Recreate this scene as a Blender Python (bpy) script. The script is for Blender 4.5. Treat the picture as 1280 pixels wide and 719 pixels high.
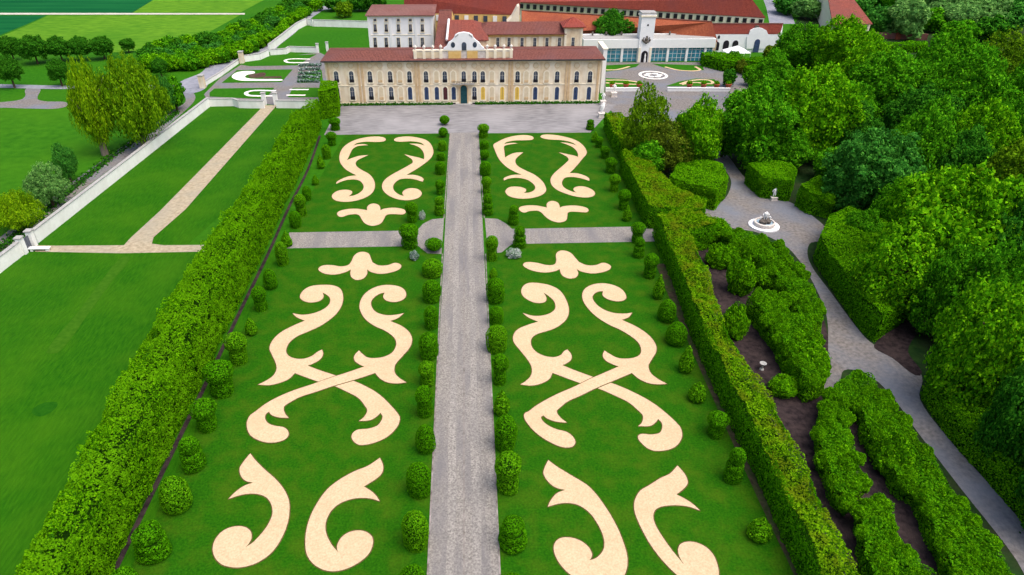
import bpy, math, random
import numpy as np
from mathutils import Vector
from mathutils.geometry import tessellate_polygon

random.seed(7)
RNG = np.random.default_rng(11)
for o in list(bpy.data.objects):
    bpy.data.objects.remove(o)
SC = bpy.context.scene
COL = SC.collection

# ------------------------------------------------------------------ camera
CAM_H = 50.0
FOC = 853.0                       # focal length in pixels of the 1280 px wide photograph
PITCH = math.radians(31.9)
YAW = math.atan(31 * math.cos(PITCH) / FOC)
CX, CY = 611.0, 359.5
cam_data = bpy.data.cameras.new('camera')
cam = bpy.data.objects.new('camera', cam_data)
COL.objects.link(cam)
cam.location = (0, 0, CAM_H)
cam.rotation_euler = (math.pi / 2 - PITCH, 0, -YAW)
cam_data.sensor_width = 36
cam_data.lens = FOC / 1280 * 36
cam_data.shift_x = (640 - CX) / 1280
cam_data.clip_start = 0.5
cam_data.clip_end = 6000
SC.camera = cam

# ------------------------------------------------------------------ sky, sun, exposure
SUN_EL, SUN_AZ = math.radians(66), math.radians(125)     # azimuth measured from +Y (view axis) towards +X
world = bpy.data.worlds.new('World')
SC.world = world
world.use_nodes = True
nt = world.node_tree
sky = nt.nodes.new('ShaderNodeTexSky')
sky.sky_type = 'NISHITA'
sky.sun_disc = False
sky.sun_elevation = SUN_EL
sky.sun_rotation = SUN_AZ
sky.air_density = 1.0
sky.dust_density = 6.0
sky.ozone_density = 1.0
nt.links.new(sky.outputs[0], nt.nodes['Background'].inputs[0])
nt.nodes['Background'].inputs[1].default_value = 0.15
sun_d = bpy.data.lights.new('sun', 'SUN')
sun_d.energy = 1.25
sun_d.angle = math.radians(60)
sun_d.color = (1.0, 0.95, 0.86)
sun = bpy.data.objects.new('sun', sun_d)
COL.objects.link(sun)
sdir = Vector((math.sin(SUN_AZ) * math.cos(SUN_EL), math.cos(SUN_AZ) * math.cos(SUN_EL), math.sin(SUN_EL)))
sun.rotation_euler = sdir.to_track_quat('Z', 'Y').to_euler()
sun.location = (60, 60, 120)
SC.view_settings.view_transform = 'Standard'
SC.view_settings.look = 'None'
SC.view_settings.gamma = 1
SC.view_settings.exposure = 0.62
SC.cycles.max_bounces = 5
SC.cycles.diffuse_bounces = 3
SC.cycles.transmission_bounces = 3

# ------------------------------------------------------------------ measuring helpers (survey of the garden)
cp, sp_, cy_, sy_ = math.cos(PITCH), math.sin(PITCH), math.cos(YAW), math.sin(YAW)
FWD = np.array([sy_ * cp, cy_ * cp, -sp_])
RGT = np.array([cy_, -sy_, 0.0])
UPV = np.cross(RGT, FWD)

def ray(px, py):
    return FWD + RGT * ((px - CX) / FOC) - UPV * ((py - CY) / FOC)

def P(px, py, z=0.0):
    d = ray(px, py)
    t = (z - CAM_H) / d[2]
    return (float(d[0] * t), float(d[1] * t))

def XZ(px, py, Y):
    d = ray(px, py)
    t = Y / d[1]
    return (float(d[0] * t), float(CAM_H + d[2] * t))

def PP(pts, z=0.0):
    return [P(p[0], p[1], z) for p in pts]

def mpp(px, py, z=0.0):
    """metres per photograph pixel (across) at a ground point"""
    x, y = P(px, py, z)
    dep = np.dot(np.array([x, y, z - CAM_H]), FWD)
    return float(dep / FOC)

# ------------------------------------------------------------------ materials
MATS = {}
def new_mat(name):
    m = bpy.data.materials.new(name)
    m.use_nodes = True
    nt = m.node_tree
    nt.nodes.clear()
    out = nt.nodes.new('ShaderNodeOutputMaterial')
    MATS[name] = m
    return m, nt, out

def ramp(nt, stops):
    r = nt.nodes.new('ShaderNodeValToRGB')
    el = r.color_ramp.elements
    while len(el) < len(stops):
        el.new(0.5)
    for e, (p, c) in zip(el, stops):
        e.position = p
        e.color = (c[0], c[1], c[2], 1)
    return r

def noise_node(nt, scale, detail=3, coord='Object', rough=0.55, stretch=None, rot=0):
    tc = nt.nodes.new('ShaderNodeTexCoord')
    n = nt.nodes.new('ShaderNodeTexNoise')
    n.inputs['Scale'].default_value = scale
    n.inputs['Detail'].default_value = detail
    n.inputs['Roughness'].default_value = rough
    if stretch or rot:
        mp = nt.nodes.new('ShaderNodeMapping')
        mp.inputs['Scale'].default_value = stretch or (1, 1, 1)
        mp.inputs['Rotation'].default_value = (0, 0, rot)
        nt.links.new(tc.outputs[coord], mp.inputs[0])
        nt.links.new(mp.outputs[0], n.inputs['Vector'])
    else:
        nt.links.new(tc.outputs[coord], n.inputs['Vector'])
    return n

def mixc(nt, fac, a, b, mode='MIX'):
    m = nt.nodes.new('ShaderNodeMix')
    m.data_type = 'RGBA'
    m.blend_type = mode
    for sock, v in ((m.inputs[0], fac), (m.inputs[6], a), (m.inputs[7], b)):
        if isinstance(v, (int, float)):
            sock.default_value = v
        elif isinstance(v, tuple):
            sock.default_value = (*v, 1)
        else:
            nt.links.new(v, sock)
    return m.outputs[2]

def surface(name, c1, c2, scale=1.0, c3=None, scale2=0.1, rough=0.9, bump=0.0, bscale=None, stretch=None, rot=0, detail=4, spec=0.05, contrast=0.2, bigfac=0.5, stretch2=None):
    """two colour mottled surface; c3 adds a second, larger patch colour"""
    m, nt, out = new_mat(name)
    n = noise_node(nt, scale, detail, stretch=stretch, rot=rot)
    r = ramp(nt, [(0.5 - contrast, c1), (0.5 + contrast, c2)])
    nt.links.new(n.outputs[0], r.inputs[0])
    col = r.outputs[0]
    if c3:
        n2 = noise_node(nt, scale2, 3, stretch=stretch2)
        r2 = ramp(nt, [(0.42, (0, 0, 0)), (0.68, (bigfac, bigfac, bigfac))])
        nt.links.new(n2.outputs[0], r2.inputs[0])
        col = mixc(nt, r2.outputs[0], col, c3)
    b = nt.nodes.new('ShaderNodeBsdfPrincipled')
    b.inputs['Roughness'].default_value = rough
    b.inputs['Specular IOR Level'].default_value = spec
    nt.links.new(col, b.inputs['Base Color'])
    if bump:
        nb = noise_node(nt, bscale or scale * 3, 3)
        bn = nt.nodes.new('ShaderNodeBump')
        bn.inputs['Strength'].default_value = bump
        bn.inputs['Distance'].default_value = 0.1
        nt.links.new(nb.outputs[0], bn.inputs['Height'])
        nt.links.new(bn.outputs[0], b.inputs['Normal'])
    nt.links.new(b.outputs[0], out.inputs[0])
    return m

def foliage(name, dark, mid, light, trans=0.35, patch=0.5, patch_col=None):
    m, nt, out = new_mat(name)
    g = nt.nodes.new('ShaderNodeNewGeometry')
    r = ramp(nt, [(0.0, dark), (0.5, mid), (1.0, light)])
    nt.links.new(g.outputs['Random Per Island'], r.inputs[0])
    col = r.outputs[0]
    if patch_col:
        n = noise_node(nt, patch, 2)
        r2 = ramp(nt, [(0.45, (0, 0, 0)), (0.65, (0.8, 0.8, 0.8))])
        nt.links.new(n.outputs[0], r2.inputs[0])
        col = mixc(nt, r2.outputs[0], col, patch_col)
    d = nt.nodes.new('ShaderNodeBsdfPrincipled')
    d.inputs['Roughness'].default_value = 0.6
    d.inputs['Specular IOR Level'].default_value = 0.0
    t = nt.nodes.new('ShaderNodeBsdfTranslucent')
    nt.links.new(col, d.inputs['Base Color'])
    nt.links.new(col, t.inputs[0])
    mx = nt.nodes.new('ShaderNodeMixShader')
    mx.inputs[0].default_value = trans
    nt.links.new(d.outputs[0], mx.inputs[1])
    nt.links.new(t.outputs[0], mx.inputs[2])
    nt.links.new(mx.outputs[0], out.inputs[0])
    return m

surface('ground_grass', (0.014, 0.095, 0.002), (0.03, 0.145, 0.004), 1.2, (0.045, 0.155, 0.005), 0.03, bump=0.4, bscale=6)
surface('parterre_lawn', (0.007, 0.062, 0.001), (0.024, 0.125, 0.002), 5.0, (0.068, 0.115, 0.005), 0.45, bump=0.5, bscale=9, contrast=0.22, bigfac=0.40)
surface('mown_lawn', (0.010, 0.078, 0.0012), (0.026, 0.125, 0.002), 2.0, (0.044, 0.14, 0.003), 0.12, bump=0.5, bscale=7, stretch=(2.0, 0.35, 1), rot=0.25, detail=7, bigfac=0.5)
surface('meadow_grass', (0.018, 0.105, 0.002), (0.038, 0.155, 0.004), 0.45, (0.05, 0.165, 0.004), 0.04, bump=0.4, bscale=3)
surface('crop_green', (0.0, 0.068, 0.018), (0.006, 0.105, 0.026), 0.12, stretch=(0.2, 2.2, 1), detail=2)
surface('crop_yellow', (0.045, 0.15, 0.006), (0.12, 0.27, 0.014), 0.5, (0.035, 0.15, 0.006), 0.035, stretch=(0.5, 1.4, 1), detail=8, bump=0.5, bscale=1.0)
surface('path_gravel', (0.12, 0.112, 0.104), (0.37, 0.345, 0.32), 6.0, (0.165, 0.16, 0.17), 0.22, bump=0.5, bscale=18, contrast=0.22, detail=9, bigfac=0.75, stretch2=(2.2, 0.35, 1))
surface('court_gravel', (0.14, 0.138, 0.145), (0.27, 0.262, 0.27), 1.1, (0.33, 0.32, 0.33), 0.09, bump=0.3, bscale=4, stretch=(0.35, 1.3, 1), contrast=0.2, detail=6, bigfac=0.6)
surface('grove_gravel', (0.115, 0.105, 0.10), (0.245, 0.225, 0.215), 2.2, (0.16, 0.18, 0.225), 0.12, bump=0.4, bscale=8, detail=7, bigfac=0.75)
surface('tan_track', (0.27, 0.225, 0.15), (0.46, 0.39, 0.28), 1.6, (0.30, 0.28, 0.22), 0.2, bump=0.4, bscale=8, detail=6, bigfac=0.6)
surface('pale_track', (0.40, 0.38, 0.33), (0.55, 0.52, 0.46), 0.4)
surface('asphalt', (0.16, 0.17, 0.21), (0.27, 0.28, 0.33), 0.8, (0.33, 0.33, 0.37), 0.07, bump=0.2)
surface('cream_gravel', (0.48, 0.35, 0.215), (0.67, 0.50, 0.325), 6.0, (0.50, 0.345, 0.205), 0.3, bump=0.3, bscale=20, contrast=0.2, detail=8, bigfac=0.3)
surface('white_gravel', (0.74, 0.71, 0.66), (0.84, 0.81, 0.76), 2.0, bump=0.2, bscale=9)
surface('soil', (0.035, 0.022, 0.016), (0.10, 0.062, 0.045), 2.2, (0.13, 0.09, 0.07), 0.5, bump=0.8, bscale=6, detail=6)
surface('dark_soil', (0.014, 0.011, 0.013), (0.042, 0.030, 0.032), 1.6, (0.07, 0.05, 0.048), 0.4, bump=0.8, bscale=5, detail=6)
surface('edging', (0.05, 0.05, 0.012), (0.12, 0.09, 0.035), 3.0)
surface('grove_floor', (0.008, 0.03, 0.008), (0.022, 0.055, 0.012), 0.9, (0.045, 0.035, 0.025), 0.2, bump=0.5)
surface('white_render', (0.78, 0.79, 0.82), (0.86, 0.86, 0.88), 0.9, (0.68, 0.69, 0.73), 0.25, bump=0.1)
surface('wall_white', (0.80, 0.795, 0.78), (0.88, 0.875, 0.86), 1.4, (0.66, 0.64, 0.60), 0.4, bump=0.15, bigfac=0.5, stretch2=(1, 1, 0.4), detail=7)
surface('cream_plaster', (0.58, 0.44, 0.28), (0.76, 0.63, 0.44), 0.7, (0.84, 0.78, 0.66), 0.5, bump=0.12, contrast=0.15, bigfac=0.75, stretch2=(0.8, 0.8, 0.25))
surface('pilaster_plaster', (0.52, 0.36, 0.20), (0.64, 0.48, 0.30), 1.2, bump=0.1)
surface('trim_plaster', (0.76, 0.68, 0.52), (0.84, 0.78, 0.64), 1.4)
surface('ochre_plaster', (0.62, 0.40, 0.13), (0.74, 0.52, 0.22), 1.2)
surface('ochre_blind', (0.66, 0.42, 0.07), (0.75, 0.52, 0.12), 2.0)
surface('pale_stone', (0.56, 0.50, 0.46), (0.76, 0.72, 0.68), 1.6, (0.42, 0.36, 0.33), 0.6, bump=0.2)
surface('grey_stone', (0.28, 0.28, 0.28), (0.42, 0.41, 0.40), 2.0, bump=0.2)
surface('kerb_stone', (0.10, 0.085, 0.075), (0.34, 0.31, 0.29), 1.2)
surface('dark_gate', (0.09, 0.10, 0.13), (0.15, 0.16, 0.19), 3.0, rough=0.5)
surface('terracotta_pot', (0.36, 0.09, 0.05), (0.48, 0.15, 0.08), 3.0)
surface('bark', (0.05, 0.035, 0.022), (0.11, 0.08, 0.055), 4.0, bump=0.6, stretch=(1, 1, 0.2))
surface('pale_bark', (0.16, 0.13, 0.10), (0.26, 0.22, 0.17), 4.0, bump=0.6, stretch=(1, 1, 0.2))
surface('dark_opening', (0.012, 0.012, 0.016), (0.03, 0.028, 0.034), 2.0)
surface('maroon_door', (0.06, 0.02, 0.025), (0.10, 0.035, 0.04), 2.0, rough=0.5)
surface('blue_shutter', (0.03, 0.05, 0.11), (0.055, 0.085, 0.17), 2.0, rough=0.5)
surface('green_door', (0.012, 0.05, 0.06), (0.025, 0.08, 0.09), 2.0, rough=0.5)
surface('blind_panel', (0.60, 0.50, 0.34), (0.68, 0.58, 0.42), 2.0)
surface('iron', (0.03, 0.03, 0.035), (0.06, 0.06, 0.06), 3.0, rough=0.5)
surface('rock', (0.05, 0.045, 0.04), (0.20, 0.17, 0.15), 2.5, bump=0.8)
surface('cloth_white', (0.74, 0.76, 0.80), (0.80, 0.82, 0.85), 0.6)
surface('lavender', (0.10, 0.11, 0.15), (0.30, 0.32, 0.42), 2.5)
surface('white_paint', (0.76, 0.77, 0.78), (0.82, 0.82, 0.82), 2.0)
surface('ditch_water', (0.02, 0.025, 0.03), (0.05, 0.05, 0.06), 1.0, rough=0.25, spec=0.5)
surface('fountain_water', (0.25, 0.36, 0.45), (0.40, 0.52, 0.62), 2.0, rough=0.1, spec=0.5)
surface('car_paint_dark', (0.03, 0.035, 0.05), (0.04, 0.045, 0.06), 2.0, rough=0.3, spec=0.5)
surface('rubber', (0.015, 0.015, 0.015), (0.025, 0.025, 0.025), 5.0)

def roof_mat(name, c1, c2, c3):
    m, nt, out = new_mat(name)
    n = noise_node(nt, 2.4, 8, rough=0.7)
    r = ramp(nt, [(0.36, c1), (0.66, c2)])
    nt.links.new(n.outputs[0], r.inputs[0])
    n2 = noise_node(nt, 0.16, 4)
    r2 = ramp(nt, [(0.42, (0, 0, 0)), (0.66, (0.8, 0.8, 0.8))])
    nt.links.new(n2.outputs[0], r2.inputs[0])
    col = mixc(nt, r2.outputs[0], r.outputs[0], c3)
    b = nt.nodes.new('ShaderNodeBsdfPrincipled')
    b.inputs['Roughness'].default_value = 0.85
    b.inputs['Specular IOR Level'].default_value = 0.15
    nt.links.new(col, b.inputs['Base Color'])
    tc = nt.nodes.new('ShaderNodeTexCoord')
    w = nt.nodes.new('ShaderNodeTexWave')
    w.inputs['Scale'].default_value = 0.9
    w.inputs['Distortion'].default_value = 0.6
    nt.links.new(tc.outputs['Object'], w.inputs[0])
    bn = nt.nodes.new('ShaderNodeBump')
    bn.inputs['Strength'].default_value = 0.5
    bn.inputs['Distance'].default_value = 0.15
    nt.links.new(w.outputs[0], bn.inputs['Height'])
    nt.links.new(bn.outputs[0], b.inputs['Normal'])
    nt.links.new(b.outputs[0], out.inputs[0])
    return m
roof_mat('roof_maroon', (0.10, 0.034, 0.028), (0.23, 0.085, 0.066), (0.15, 0.064, 0.06))
roof_mat('roof_red', (0.20, 0.036, 0.028), (0.33, 0.075, 0.05), (0.22, 0.055, 0.048))
roof_mat('roof_brown', (0.15, 0.036, 0.028), (0.30, 0.085, 0.06), (0.18, 0.06, 0.05))
roof_mat('roof_orange', (0.24, 0.055, 0.027), (0.40, 0.12, 0.055), (0.22, 0.055, 0.035))
roof_mat('roof_grey', (0.16, 0.075, 0.065), (0.25, 0.125, 0.11), (0.18, 0.07, 0.06))

def glass_mat(name, c, rough=0.15):
    m, nt, out = new_mat(name)
    n = noise_node(nt, 0.6, 2)
    r = ramp(nt, [(0.35, tuple(v * 0.6 for v in c)), (0.7, c)])
    nt.links.new(n.outputs[0], r.inputs[0])
    b = nt.nodes.new('ShaderNodeBsdfPrincipled')
    b.inputs['Roughness'].default_value = rough
    b.inputs['Specular IOR Level'].default_value = 0.6
    nt.links.new(r.outputs[0], b.inputs['Base Color'])
    nt.links.new(b.outputs[0], out.inputs[0])
glass_mat('window_glass', (0.055, 0.075, 0.12))
glass_mat('teal_glass', (0.05, 0.27, 0.38))

foliage('yew_hedge', (0.0187, 0.094, 0.0011), (0.0821, 0.285, 0.0022), (0.2041, 0.493, 0.0044), patch=0.28, patch_col=(0.1404, 0.380, 0.0044))
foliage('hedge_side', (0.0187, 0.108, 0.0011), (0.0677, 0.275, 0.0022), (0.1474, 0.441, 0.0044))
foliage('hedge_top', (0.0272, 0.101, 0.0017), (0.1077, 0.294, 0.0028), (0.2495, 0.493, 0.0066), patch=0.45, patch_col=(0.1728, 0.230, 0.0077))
foliage('topiary_green', (0.0218, 0.115, 0.0017), (0.0595, 0.257, 0.0028), (0.1247, 0.410, 0.0044))
foliage('topiary_pale', (0.0233, 0.122, 0.0022), (0.0923, 0.323, 0.0044), (0.1928, 0.504, 0.0077))
foliage('grove_shrub', (0.0171, 0.101, 0.0017), (0.0872, 0.314, 0.0028), (0.2155, 0.536, 0.0055))
foliage('grove_shrub_shade', (0.0109, 0.072, 0.0017), (0.0513, 0.218, 0.0028), (0.1361, 0.399, 0.0055))
foliage('tree_bright', (0.0218, 0.122, 0.0022), (0.1026, 0.380, 0.0044), (0.2835, 0.630, 0.0088))
foliage('tree_mid', (0.0140, 0.094, 0.0033), (0.0636, 0.304, 0.0066), (0.1814, 0.525, 0.0121))
foliage('tree_dark', (0.0078, 0.061, 0.0055), (0.0349, 0.199, 0.0110), (0.1134, 0.389, 0.0193))
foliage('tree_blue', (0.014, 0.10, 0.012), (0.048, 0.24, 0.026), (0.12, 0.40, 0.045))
foliage('tree_olive', (0.0272, 0.079, 0.0033), (0.1129, 0.266, 0.0066), (0.2722, 0.483, 0.0121))
foliage('tree_yellow', (0.0700, 0.180, 0.0033), (0.1949, 0.399, 0.0055), (0.3856, 0.609, 0.0099), trans=0.4)
foliage('tree_gold', (0.0467, 0.137, 0.0033), (0.1436, 0.332, 0.0055), (0.2948, 0.525, 0.0099), trans=0.4)
foliage('tree_pale', (0.06, 0.19, 0.04), (0.15, 0.36, 0.08), (0.26, 0.50, 0.12))  # distance haze put into the leaf colour of far trees; also pale blossom
foliage('tree_brown', (0.0350, 0.065, 0.0055), (0.1129, 0.180, 0.0110), (0.2268, 0.336, 0.0193))
foliage('flower_white', (0.04, 0.18, 0.03), (0.40, 0.50, 0.42), (0.84, 0.84, 0.86))
foliage('flower_grey', (0.03, 0.14, 0.03), (0.14, 0.25, 0.18), (0.60, 0.64, 0.70))
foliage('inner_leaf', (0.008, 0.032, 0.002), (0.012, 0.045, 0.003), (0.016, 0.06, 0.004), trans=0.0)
foliage('verge_grass', (0.012, 0.10, 0.005), (0.03, 0.16, 0.008), (0.06, 0.22, 0.012))

# ------------------------------------------------------------------ object helpers
def link_mesh(name, me, mat=None, parent=None, loc=None):
    o = bpy.data.objects.new(name, me)
    COL.objects.link(o)
    if mat is not None and len(me.materials) == 0:
        me.materials.append(MATS[mat] if isinstance(mat, str) else mat)
    if parent is not None:
        o.parent = parent
    if loc is not None:
        o.location = loc
    return o

def tag(o, label=None, cat=None, group=None, kind=None):
    if label: o['label'] = label
    if cat: o['category'] = cat
    if group: o['group'] = group
    if kind: o['kind'] = kind
    return o

def thing(name, label, cat, loc=(0, 0, 0), rz=0.0, group=None):
    o = bpy.data.objects.new(name, None)
    o.empty_display_size = 0.3
    COL.objects.link(o)
    o.location = loc
    o.rotation_euler = (0, 0, rz)
    return tag(o, label, cat, group)

class MB:
    def __init__(s):
        s.v, s.f = [], []
    def add(s, vs, fs):
        b = len(s.v)
        s.v += [tuple(v) for v in vs]
        s.f += [tuple(i + b for i in f) for f in fs]
        return s
    def box(s, x0, x1, y0, y1, z0, z1):
        return s.add([(x0, y0, z0), (x1, y0, z0), (x1, y1, z0), (x0, y1, z0), (x0, y0, z1), (x1, y0, z1), (x1, y1, z1), (x0, y1, z1)],
                     [(0, 3, 2, 1), (4, 5, 6, 7), (0, 1, 5, 4), (1, 2, 6, 5), (2, 3, 7, 6), (3, 0, 4, 7)])
    def obox(s, a, b, w, z0, z1, side=0.0):
        """box along the segment a-b, width w"""
        ax, ay = a; bx, by = b
        d = math.hypot(bx - ax, by - ay)
        nx, ny = -(by - ay) / d, (bx - ax) / d
        l, r = side + w / 2, side - w / 2
        q = [(ax + nx * l, ay + ny * l), (ax + nx * r, ay + ny * r), (bx + nx * r, by + ny * r), (bx + nx * l, by + ny * l)]
        return s.prism(q, z0, z1)
    def prism(s, poly, z0, z1):
        n = len(poly)
        a = sum(poly[i][0] * poly[(i + 1) % n][1] - poly[(i + 1) % n][0] * poly[i][1] for i in range(n))
        if a < 0: poly = poly[::-1]
        vs = [(p[0], p[1], z0) for p in poly] + [(p[0], p[1], z1) for p in poly]
        fs = [(i, (i + 1) % n, n + (i + 1) % n, n + i) for i in range(n)]
        tri = tessellate_polygon([[Vector((p[0], p[1], 0)) for p in poly]])
        for t in tri:
            ar = (poly[t[1]][0] - poly[t[0]][0]) * (poly[t[2]][1] - poly[t[0]][1]) - (poly[t[2]][0] - poly[t[0]][0]) * (poly[t[1]][1] - poly[t[0]][1])
            t = t if ar > 0 else (t[0], t[2], t[1])
            fs.append(tuple(i + n for i in t))
            fs.append((t[0], t[2], t[1]))
        return s.add(vs, fs)
    def sheet(s, poly, z):
        n = len(poly)
        tri = tessellate_polygon([[Vector((p[0], p[1], 0)) for p in poly]])
        fs = []
        for t in tri:
            ar = (poly[t[1]][0] - poly[t[0]][0]) * (poly[t[2]][1] - poly[t[0]][1]) - (poly[t[2]][0] - poly[t[0]][0]) * (poly[t[1]][1] - poly[t[0]][1])
            fs.append(tuple(t) if ar > 0 else (t[0], t[2], t[1]))
        return s.add([(p[0], p[1], z) for p in poly], fs)
    def face(s, pts):
        return s.add(pts, [tuple(range(len(pts)))])
    def vprism(s, prof, y0, y1):
        """profile of (x, z) points in a vertical plane, thickness along y"""
        n = len(prof)
        a = sum(prof[i][0] * prof[(i + 1) % n][1] - prof[(i + 1) % n][0] * prof[i][1] for i in range(n))
        if a < 0: prof = prof[::-1]
        vs = [(p[0], y0, p[1]) for p in prof] + [(p[0], y1, p[1]) for p in prof]
        fs = [(i, n + i, n + (i + 1) % n, (i + 1) % n)[::-1] for i in range(n)]
        tri = tessellate_polygon([[Vector((p[0], p[1], 0)) for p in prof]])
        for t in tri:
            ar = (prof[t[1]][0] - prof[t[0]][0]) * (prof[t[2]][1] - prof[t[0]][1]) - (prof[t[2]][0] - prof[t[0]][0]) * (prof[t[1]][1] - prof[t[0]][1])
            t = tuple(t) if ar > 0 else (t[0], t[2], t[1])
            fs.append(t)
            fs.append((t[0] + n, t[2] + n, t[1] + n))
        return s.add(vs, fs)
    def lathe(s, prof, cx=0, cy=0, seg=16, z=0):
        vs, fs = [], []
        for (r, h) in prof:
            for k in range(seg):
                a = 2 * math.pi * k / seg
                vs.append((cx + r * math.cos(a), cy + r * math.sin(a), z + h))
        for i in range(len(prof) - 1):
            for k in range(seg):
                k2 = (k + 1) % seg
                fs.append((i * seg + k, i * seg + k2, (i + 1) * seg + k2, (i + 1) * seg + k))
        fs.append(tuple(range(seg))[::-1])
        fs.append(tuple((len(prof) - 1) * seg + k for k in range(seg)))
        return s.add(vs, fs)
    def tube(s, pts, rads, seg=7):
        vs, fs = [], []
        pts = [Vector(p) for p in pts]
        for i, p in enumerate(pts):
            d = (pts[min(i + 1, len(pts) - 1)] - pts[max(i - 1, 0)]).normalized()
            u = d.orthogonal().normalized()
            w = d.cross(u)
            for k in range(seg):
                a = 2 * math.pi * k / seg
                vs.append(p + (u * math.cos(a) + w * math.sin(a)) * rads[i])
        for i in range(len(pts) - 1):
            for k in range(seg):
                k2 = (k + 1) % seg
                fs.append((i * seg + k, i * seg + k2, (i + 1) * seg + k2, (i + 1) * seg + k))
        fs.append(tuple(range(seg))[::-1])
        fs.append(tuple((len(pts) - 1) * seg + k for k in range(seg)))
        return s.add(vs, fs)
    def mesh(s, name, off=(0, 0, 0)):
        me = bpy.data.meshes.new(name)
        me.from_pydata([(v[0] - off[0], v[1] - off[1], v[2] - off[2]) for v in s.v], [], s.f)
        me.update()
        return me
    def build(s, name, mat, parent=None, smooth=False):
        """points are world points; the part is stored relative to its (unrotated) thing"""
        off = (0, 0, 0)
        q = parent
        while q is not None:
            off = tuple(a + b for a, b in zip(off, q.location)); q = q.parent
        me = s.mesh(name, off)
        if smooth:
            me.polygons.foreach_set('use_smooth', [True] * len(me.polygons))
        return link_mesh(name, me, mat, parent)

def copy_tree(o, parent=None):
    c = o.copy()
    COL.objects.link(c)
    if parent is not None: c.parent = parent
    for ch in list(o.children):
        copy_tree(ch, c)
    return c

def struct(name, poly, z, mat):
    return tag(MB().sheet(poly, z).build(name, mat), kind='structure')

def smooth_poly(pts, per=6, closed=True):
    """Catmull-Rom through the points; a third value 1 marks a sharp corner"""
    n = len(pts)
    out = []
    rng = range(n) if closed else range(n - 1)
    for i in rng:
        p1, p2 = pts[i], pts[(i + 1) % n]
        p0 = pts[(i - 1) % n] if closed or i > 0 else p1
        p3 = pts[(i + 2) % n] if closed or i < n - 2 else p2
        c1, c2 = len(p1) > 2, len(p2) > 2
        P0 = np.array(p1[:2]) * 1.0 if c1 else np.array(p0[:2])
        P1, P2 = np.array(p1[:2], float), np.array(p2[:2], float)
        P3 = P2 if c2 else np.array(p3[:2], float)
        L = np.linalg.norm(P2 - P1)
        m1 = P2 - np.array(p0[:2]); m2 = np.array(p3[:2]) - P1
        m1 = (P2 - P1) if c1 else m1 / (np.linalg.norm(m1) + 1e-9) * L
        m2 = (P2 - P1) if c2 else m2 / (np.linalg.norm(m2) + 1e-9) * L
        for k in range(per):
            t = k / per
            h = (2 * t**3 - 3 * t**2 + 1, t**3 - 2 * t**2 + t, -2 * t**3 + 3 * t**2, t**3 - t**2)
            out.append(tuple(h[0] * P1 + h[1] * m1 + h[2] * P2 + h[3] * m2))
    if not closed:
        out.append(tuple(pts[-1][:2]))
    return out

def ribbon(pts, w):
    pts = [np.array(p, float) for p in pts]
    L, R = [], []
    for i, p in enumerate(pts):
        d = pts[min(i + 1, len(pts) - 1)] - pts[max(i - 1, 0)]
        d /= np.linalg.norm(d) + 1e-9
        n = np.array([-d[1], d[0]])
        wi = w[i] if hasattr(w, '__len__') else w
        L.append(tuple(p + n * wi / 2)); R.append(tuple(p - n * wi / 2))
    return L + R[::-1]

def strip_mesh(pts, w, z):
    r = ribbon(pts, w); n = len(pts)
    m = MB()
    m.add([(p[0], p[1], z) for p in r], [(i, 2 * n - 1 - i, 2 * n - 2 - i, i + 1) for i in range(n - 1)])
    return m

# ------------------------------------------------------------------ foliage geometry
def hash3(c, seed):
    h = (c[..., 0] * 73856093) ^ (c[..., 1] * 19349663) ^ (c[..., 2] * 83492791) ^ (seed * 2654435)
    out = []
    for k in range(3):
        g = (h * (1103515245 + 2 * k * 12345) + 12345 + k * 7919) & 0x7fffffff
        g = (g ^ (g >> 13)) * 1274126177 & 0x7fffffff
        out.append((g % 10007) / 10007.0)
    return np.stack(out, -1)

def worley(p, s, seed=0):
    q = p / s
    base = np.floor(q).astype(np.int64)
    best = np.full(len(p), 9.0)
    vec = np.zeros_like(p)
    for dx in (-1, 0, 1):
        for dy in (-1, 0, 1):
            for dz in (-1, 0, 1):
                c = base + np.array([dx, dy, dz])
                f = c + hash3(c, seed)
                d = q - f
                l = np.linalg.norm(d, axis=1)
                m = l < best
                best[m] = l[m]
                vec[m] = d[m]
    return best, vec / (np.linalg.norm(vec, axis=1, keepdims=True) + 1e-9)

def unit(v):
    return v / (np.linalg.norm(v, axis=1, keepdims=True) + 1e-9)

def leaves_mesh(name, pos, nrm, size, jit=0.6, aspect=0.62, rng=RNG):
    """one folded-free rhombic leaf spray per point"""
    n = len(pos)
    nn = unit(nrm + rng.normal(0, jit, (n, 3)))
    a = unit(np.cross(nn, rng.normal(0, 1, (n, 3))))
    b = np.cross(nn, a)
    sz = size * rng.uniform(0.65, 1.35, (n, 1))
    a = a * sz; b = b * sz * aspect
    bend = nn * sz * 0.22
    v = np.empty((n, 4, 3))
    v[:, 0] = pos - a; v[:, 1] = pos + b + bend; v[:, 2] = pos + a; v[:, 3] = pos - b + bend
    me = bpy.data.meshes.new(name)
    me.vertices.add(n * 4)
    me.vertices.foreach_set('co', v.astype(np.float32).ravel())
    me.loops.add(n * 4)
    me.loops.foreach_set('vertex_index', np.arange(n * 4, dtype=np.int32))
    me.polygons.add(n)
    me.polygons.foreach_set('loop_start', np.arange(0, n * 4, 4, dtype=np.int32))
    me.polygons.foreach_set('loop_total', np.full(n, 4, dtype=np.int32))
    me.update(calc_edges=True)
    return me

def clump(pos, nrm, s, amp, seed, mixn=0.7):
    f, v = worley(pos, s, seed)
    p2 = pos + nrm * ((0.55 - f) * amp)[:, None]
    n2 = unit(nrm * (1 - mixn) + v * mixn + nrm * 0.25)
    return p2, n2, f

def sphere_dirs(n, rng):
    v = rng.normal(0, 1, (n, 3))
    return unit(v)

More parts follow.
